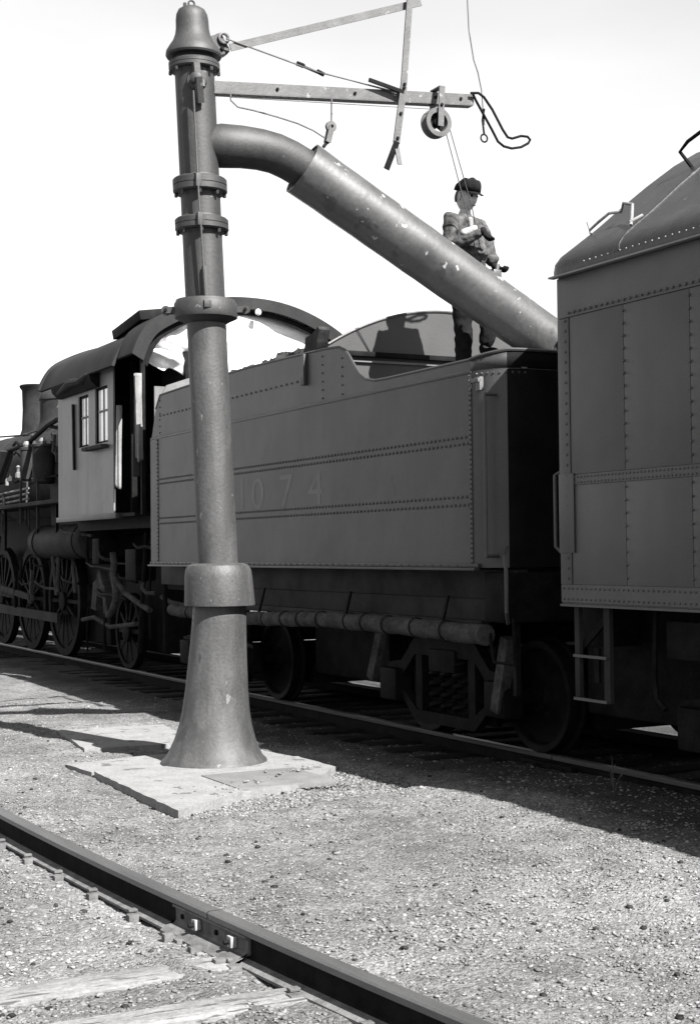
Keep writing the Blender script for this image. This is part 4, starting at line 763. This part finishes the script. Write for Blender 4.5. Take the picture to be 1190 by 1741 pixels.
# cab roof: arch
roofarc = roofarc_
def roofslab(xa, xb_, z0, zc, ye, name, m, parent, th=.035):
    bm = NB(); A = roofarc(z0, zc, 44, ye); A2 = roofarc(z0-.01, zc-th, 44, ye+th); poly = A+A2[::-1]; prism(bm, poly, xa, xb_, 'x'); return finish(name, bm, m, parent, ang=50)
rf = roofslab(-20.05, -16.9, 3.90, 4.62, 5.60, 'cab_roof', 'roof', lo)
bm = NB(); tube(bm, [(-20.05, y, z+.01) for y, z in roofarc(3.90, 4.6, 44, 5.6)], .035, 8); finish('roof_edge', bm, 'roof', rf)
hd = roofslab(-16.95, -16.35, 3.98, 4.735, 5.66, 'cab_hood', 'roof', lo, .03)
bm = NB(); A = roofarc(3.98, 4.735, 44, 5.66); A2 = roofarc(3.9, 4.595, 44, 5.80); prism(bm, A+A2[::-1], -16.35, -16.325, 'x'); finish('hood_band', bm, 'roof', hd, ang=50)
bm = NB(); A = roofarc(3.9, 4.595, 30, 5.80); A2 = roofarc(3.84, 4.53, 30, 5.87); prism(bm, A+A2[::-1], -16.42, -16.39, 'x'); finish('hood_liner', bm, 'dark', hd, ang=50)
bm = NB(); lathe(bm, [(.035, 0), (.04, .02), (.02, .04)], Matrix.Translation((-16.32, 7.26, 4.56)) @ Matrix.Rotation(math.pi/2, 4, 'Y'), 12); finish('lamp_socket', bm, 'canvas', hd)
bm = NB(); M = Matrix.Translation((-17.4, 5.97, 4.42)) @ Matrix.Rotation(math.radians(-6), 4, 'Y') @ Matrix.Rotation(math.radians(8), 4, 'X'); box(bm, -.55, .5, 0, .5, .0, .12, .01, M); box(bm, -.5, .45, .05, .45, -.3, 0, .01, M); finish('roof_hatch', bm, 'dark', lo)
bm = NB(); lathe(bm, [(.12, 0), (.12, .2), (.14, .2), (.14, .23)], Matrix.Translation((-18.6, 6.3, 4.2)), 16); tube(bm, [(-18.1, 6.2, 4.2), (-18.1, 6.2, 4.42)], .02, 6); finish('whistle', bm, 'boiler', lo)
bm = NB(); prism(bm, [(5.60, 3.90), (5.62, 3.82), (5.70, 3.74), (5.74, 3.74), (5.72, 3.90)], -19.5, -17.8, 'x'); finish('awning_roll', bm, 'dark', lo)
bm = NB(); tube(bm, [(-19.2, 5.62, 3.78), (-18.6, 5.60, 3.86), (-18.2, 5.6, 3.84), (-17.9, 5.62, 3.9)], [.03, .06, .05, .03], 8); finish('awning_roll', bm, 'roof', lo)
# dark back of the cab opening and uprights
bm = NB(); box(bm, -17.25, -17.2, 5.95, 6.02, 2.1, 4.0); box(bm, -16.4, -16.36, 5.78, 5.83, 2.1, 3.95); box(bm, -17.2, -16.4, 6.35, 6.4, 1.2, 4.05); finish('upright', bm, 'dark', lo)
def cloth(name, u0, u1, v0, v1, fn, m, parent, nu=18, nv=30):
    bm = NB(); g_ = [[bm.verts.new(fn(u0+(u1-u0)*i/nu, v0+(v1-v0)*j/nv)) for j in range(nv+1)] for i in range(nu+1)]
    for i in range(nu):
        for j in range(nv): bm.faces.new((g_[i][j], g_[i+1][j], g_[i+1][j+1], g_[i][j+1]))
    o_ = finish(name, bm, m, parent, ang=80); s_ = o_.modifiers.new('solid', 'SOLIDIFY'); s_.thickness = .006; return o_
cloth('side_curtain', 0, 1, 0, 1, lambda u, v: (-17.27+.13*u*(1.1-.3*v)+.04*v, 5.76+.022*math.sin(u*16+v)+.012*math.sin(u*9)+.02*v, 2.5+.95*v-.08*u*(1-v)-.015*math.sin(u*17)*(1-v)), 'canvasd', lo)
cloth('side_curtain', 0, 1, 0, 1, lambda u, v: (-16.40+.11*u*(1.2-.6*v), 5.74+.04*math.sin(u*12+2*v), 2.80+.95*v-.1*u*(1-v)), 'canvasd', lo)
cloth('side_curtain', 0, 1, 0, 1, lambda u, v: (-16.62+.12*u*(1.2-.6*v)+.12*v, 5.77+.04*math.sin(u*9+2*v), 2.55+.9*v), 'boiler', lo)
# white canvas stretched across the back of the cab
def ctop(y): return float(np.interp(y, [p[0] for p in roofarc(3.9, 4.6, 26, 5.78)], [p[1] for p in roofarc(3.9, 4.6, 26, 5.78)]))+.05
def cbot(y): return float(np.interp(y, [5.8, 5.95, 6.1, 6.2, 6.3, 6.45, 6.8, 8.5], [4.0, 3.93, 3.80, 3.86, 3.80, 3.7, 3.35, 3.3]))
def cfn(u, v):
    y = 5.86+2.6*u; zt, zb = ctop(y), cbot(y); z = zb+(zt-zb)*v
    fold = .10*math.exp(-((y-5.95)/.35)**2)*math.sin(z*26+y*9)+.015*math.sin(z*40+y*5)
    return (-16.47+fold+.05*math.sin(y*3), y, z)
cloth('rear_canvas', 0, 1, 0, 1, cfn, 'canvas', lo, 70, 36)

# ------------------------------------------------------------------ the man on the tender
O = Vector((-10.97, 6.93, 3.05)); tow = Vector((.887, -.4617, 0))
def W(dx, c, z): return O + R0*dx + tow*c + Vector((0, 0, z))
man = empty('person', 'man in dark cap, jacket and gloves standing on the tender holding the cable', 'person', W(0, 0, -.03))
def skin(name, verts, edges, rad, m, parent, sub=2, root=0, fold=0):
    me = bpy.data.meshes.new(name); me.from_pydata([tuple(v) for v in verts], edges, []); o_ = bpy.data.objects.new(name, me); C.objects.link(o_)
    mo = o_.modifiers.new('skin', 'SKIN'); mo.use_smooth_shade = True
    if not me.skin_vertices: me.attributes
    for i, rr in enumerate(rad):
        sv = me.skin_vertices[0].data[i]; sv.radius = rr if isinstance(rr, tuple) else (rr, rr); sv.use_root = (i == root)
    sb = o_.modifiers.new('sub', 'SUBSURF'); sb.levels = sub; sb.render_levels = sub
    dg_ = bpy.context.evaluated_depsgraph_get(); m2 = bpy.data.meshes.new_from_object(o_.evaluated_get(dg_)); bpy.data.objects.remove(o_); m2.name = name
    if fold:
        kv = len(m2.vertices); cv = np.empty(kv*3, np.float32); m2.vertices.foreach_get('co', cv); cv = cv.reshape(-1, 3).astype(float); nv = np.empty(kv*3, np.float32); m2.vertices.foreach_get('normal', nv); nv = nv.reshape(-1, 3)
        dsp = vnoise(cv[:, 0]+cv[:, 1], cv[:, 2]*1.8, 13, 3)+.7*vnoise(cv[:, 1]-cv[:, 2], cv[:, 2]+cv[:, 0], 24, 5)
        cv += nv*(dsp*fold)[:, None]; m2.vertices.foreach_set('co', cv.astype(np.float32).ravel()); m2.update()
    m2.materials.clear(); m2.materials.append(MT[m]); m2.polygons.foreach_set('use_smooth', [True]*len(m2.polygons))
    o_ = bpy.data.objects.new(name, m2); C.objects.link(o_)
    if parent is not None: o_.parent = parent; o_.matrix_parent_inverse = parent_inv(parent)
    return o_
# ensure skin layer exists: object modifier creates it lazily
def skin_safe(*a, **k):
    return skin(*a, **k)
J_ = {'pel': (-.02, 0, 1.02), 'wai': (-.015, 0, 1.16), 'che': (-.035, 0, 1.38), 'nec': (-.045, .01, 1.555), 'hdb': (-.03, .02, 1.63), 'hdt': (-.02, .03, 1.76),
 'rs': (-.17, .10, 1.49), 're': (-.175, .2, 1.25), 'rh': (.05, .25, 1.36), 'ls': (.10, -.12, 1.47), 'le': (.17, -.10, 1.24), 'lh': (.195, -.01, 1.15),
 'rhp': (-.09, .03, .96), 'rk': (-.07, .06, .54), 'ra': (-.07, .0, .10), 'rt': (.05, .1, .04), 'lhp': (.06, -.04, .96), 'lk': (.17, .02, .66), 'la': (.12, .02, .34), 'lt': (.25, .08, .30)}
def pts_(ks): return [W(*J_[k_]) for k_ in ks]
body = skin('body', pts_(['pel', 'wai', 'che', 'nec', 'hdb', 'rs', 're', 'rh', 'ls', 'le', 'lh', 'rhp', 'rk', 'ra', 'lhp', 'lk', 'la']),
 [(0,1),(1,2),(2,3),(3,4),(2,5),(5,6),(6,7),(2,8),(8,9),(9,10),(0,11),(11,12),(12,13),(0,14),(14,15),(15,16)],
 [.12, .11, .13, .05, .055, .055, .045, .03, .055, .042, .03, .075, .055, .04, .075, .055, .04], 'skin', man)
jacket = skin('jacket', [W(-.02, 0, .93)]+pts_(['pel', 'wai', 'che'])+[W(-.04, .005, 1.53)]+pts_(['rs'])+[W(-.18, .16, 1.37)]+pts_(['re'])+[W(-.04, .245, 1.30), W(.085, .257, 1.37)]+pts_(['ls'])+[W(.145, -.12, 1.36)]+pts_(['le'])+[W(.21, .01, 1.112)],
 [(0,1),(1,2),(2,3),(3,4),(3,5),(5,6),(6,7),(7,8),(8,9),(3,10),(10,11),(11,12),(12,13)],
 [.165, .160, .158, .178, .08, .088, .084, .076, .066, .052, .085, .080, .074, .060], 'coat', man, sub=4, root=1, fold=.014)
cf = skin('collar', [W(-.05, -.02, 1.50), W(-.06, .0, 1.585)], [(0, 1)], [.105, .085], 'coat', jacket, sub=3, fold=.02)
scf = skin('scarf', [W(-.01, .075, 1.52), W(.0, .085, 1.46), W(.0, .12, 1.41)], [(0, 1), (1, 2)], [.045, .03, .015], 'scarf', man)
slv = skin('sleeve_highlight', [W(-.10, .262, 1.325), W(.055, .272, 1.38)], [(0, 1)], [.044, .036], 'sunlit_fold', jacket, sub=3, fold=.01)  # pale strip painting in the sunlit fold of the jacket sleeve
trs = skin('trousers', [W(-.02, 0, 1.0)]+pts_(['rhp', 'rk'])+[W(-.07, .02, .14)]+pts_(['lhp', 'lk'])+[W(.13, .02, .36)],
 [(0,1),(1,2),(2,3),(0,4),(4,5),(5,6)], [.14, .105, .085, .075, .105, .088, .075], 'overall', man, sub=3, fold=.012)
for nm, a, b2 in (('boot', (-.08, -.03, .06), (.07, .08, .035)), ('boot', (.11, -.0, .335), (.25, .08, .31))):
    skin(nm, [W(a[0], a[1], a[2]+.09), W(*a), W((a[0]+b2[0])/2, (a[1]+b2[1])/2, a[2]), W(*b2)], [(0,1),(1,2),(2,3)], [.055, .055, .05, .04], 'cap', man)
# hands with five fingers
def hand(name, wrist, fwd, side, curl):
    fwd = fwd.normalized(); side = (side-fwd*side.dot(fwd)).normalized(); nn = fwd.cross(side)
    vs_ = [wrist-fwd*.02, wrist+fwd*.04, wrist+fwd*.075]; ed = [(0, 1), (1, 2)]; rd_ = [(.046, .042), (.048, .03), (.044, .024)]
    for k_, (o_, ln) in enumerate(((-.03, .062), (-.01, .075), (.011, .07), (.031, .055))):
        b0 = wrist+fwd*.085+side*o_; d1 = (fwd+nn*.35*curl).normalized(); d2 = (fwd*.2+nn*curl).normalized(); i0 = len(vs_)
        vs_ += [b0, b0+d1*ln*.5, b0+d1*ln*.5+d2*ln*.6]; ed += [(2, i0), (i0, i0+1), (i0+1, i0+2)]; rd_ += [.0145, .0135, .012]
    i0 = len(vs_); b0 = wrist+fwd*.035-side*.035; vs_ += [b0, b0-side*.022+fwd*.025+nn*.02*curl, b0-side*.015+fwd*.05+nn*.05*curl]; ed += [(1, i0), (i0, i0+1), (i0+1, i0+2)]; rd_ += [.017, .015, .013]
    return skin(name, vs_, ed, rd_, 'glove', man, root=1)
hand('glove', W(.085, .262, 1.372), R0*.45+Vector((0, 0, -.8))+tow*.1, tow, -1)
hand('glove', W(.205, .02, 1.10), Vector((0, 0, -.35))+R0*.5+tow*.3, tow, -1)
# head: shaped ellipsoid with face
Mh = Matrix.Translation(W(-.025, .035, 1.705)) @ Matrix((R0*.66+tow*.75, (tow*.66-R0*.75)*-1, Vector((0, 0, 1)))).transposed().to_4x4() @ Matrix.Rotation(math.radians(14), 4, 'Y') @ Matrix.Scale(1.1, 4)
# local +X = facing, Y = side, Z up
bm = NB(); bmesh.ops.create_uvsphere(bm, u_segments=28, v_segments=22, radius=1)
for v in bm.verts:
    x, y, z = v.co; px_ = .098*x; py_ = .075*y; pz_ = .122*z
    if z < 0: px_ *= (1-.10*z*z) if x > 0 else (1-.28*z*z); py_ *= 1-.32*z*z
    if x > .3: px_ += -.006*math.exp(-((z-.12)/.16)**2)*math.exp(-((abs(y)-.36)/.2)**2) + .004*math.exp(-((z+.78)/.15)**2)*math.exp(-(y/.3)**2)
    if x > .6: px_ += .024*math.exp(-(y/.13)**2)*max(0, 1-abs(z+.16)/.30) + .006*math.exp(-((z+.45)/.07)**2)*math.exp(-(y/.28)**2) - .004*math.exp(-((z+.52)/.03)**2)*math.exp(-(y/.3)**2)
    v.co = (px_, py_, pz_)
bm.transform(Mh); head = finish('head', bm, 'skin', body, ang=80)
for s_ in (-1, 1):
    bm = NB(); bmesh.ops.create_uvsphere(bm, u_segments=10, v_segments=8, radius=.012); bm.transform(Mh @ Matrix.Translation((.083, s_*.028, .014))); finish('eye', bm, 'cap', head)
    bm = NB(); bmesh.ops.create_uvsphere(bm, u_segments=10, v_segments=8, radius=1); bm.transform(Mh @ Matrix.Translation((-.005, s_*.077, -.005)) @ Matrix.Rotation(s_*.3, 4, 'Z') @ Matrix.Diagonal((.02, .009, .032, 1))); finish('ear', bm, 'skin', head)
bm = NB(); box(bm, .088, .0945, -.024, .024, -.062, -.056, .002); bm.transform(Mh); finish('mouth', bm, 'hair', head)
bm = NB(); bmesh.ops.create_uvsphere(bm, u_segments=20, v_segments=14, radius=1)
for v in bm.verts:
    v.co = (v.co.x*.098-.012, v.co.y*.080, v.co.z*.10-.005)
bmesh.ops.delete(bm, geom=[v for v in bm.verts if (v.co.x > -.03 and v.co.z < .02) or v.co.z < -.055 or v.co.x > .05], context='VERTS'); bm.transform(Mh); finish('hair', bm, 'hair', head)
bm = NB(); bmesh.ops.create_uvsphere(bm, u_segments=28, v_segments=18, radius=1); bmesh.ops.delete(bm, geom=[v for v in bm.verts if v.co.z < -.12], context='VERTS')
for v in bm.verts:
    x, y, z = v.co; sq = 1+.06*(1-abs(z)); v.co = (x*.112*sq-.004, y*.092*sq, max(z, 0)**.6*.105+.045 + (.02*x)*(z > 0) + .006*math.sin(y*9+x*5)*(z > .1))
bm.transform(Mh); cp = finish('cap', bm, 'cap', man, ang=70); cp.modifiers.new('s', 'SOLIDIFY').thickness = .004
bm = NB(); g_ = []
for i in range(13):
    a = math.radians(-62+124*i/12); g_.append([bm.verts.new((.104*math.cos(a)*1.02, .088*math.sin(a), .048)), bm.verts.new((.165*math.cos(a)+.0, .09*math.sin(a), .028-.0))])
for i in range(12): bm.faces.new((g_[i][0], g_[i][1], g_[i+1][1], g_[i+1][0]))
bm.transform(Mh); vz = finish('visor', bm, 'cap', cp); vz.modifiers.new('s', 'SOLIDIFY').thickness = .005

# ------------------------------------------------------------------ weed by the rail
wd = empty('weed', 'thin dry weed growing beside the shaded far rail', 'weed', (-7.75, 5.95, 0))
for k in range(4):
    a = random.uniform(0, 6.28); h_ = random.uniform(.15, .34); bm = NB(); pt = [Vector((-7.75, 5.95, 0))+Vector((math.cos(a)*q*q*.05, math.sin(a)*q*q*.05, h_*q)) for q in (0, .4, .8, 1)]
    tube(bm, pt, [.004, .003, .0025, .001], 5); stem = finish('stem', bm, 'weed', wd)
    for q in range(4):
        p = pt[1].lerp(pt[3], q/4); b2 = random.uniform(0, 6.28); d2 = Vector((math.cos(b2), math.sin(b2), .5)); bm = NB(); s2 = d2.cross(Vector((0, 0, 1))).normalized()*.006
        v = [bm.verts.new(p), bm.verts.new(p+d2*.02+s2), bm.verts.new(p+d2*.045), bm.verts.new(p+d2*.02-s2)]; bm.faces.new(v); finish('leaf', bm, 'weed', stem, smooth=False)
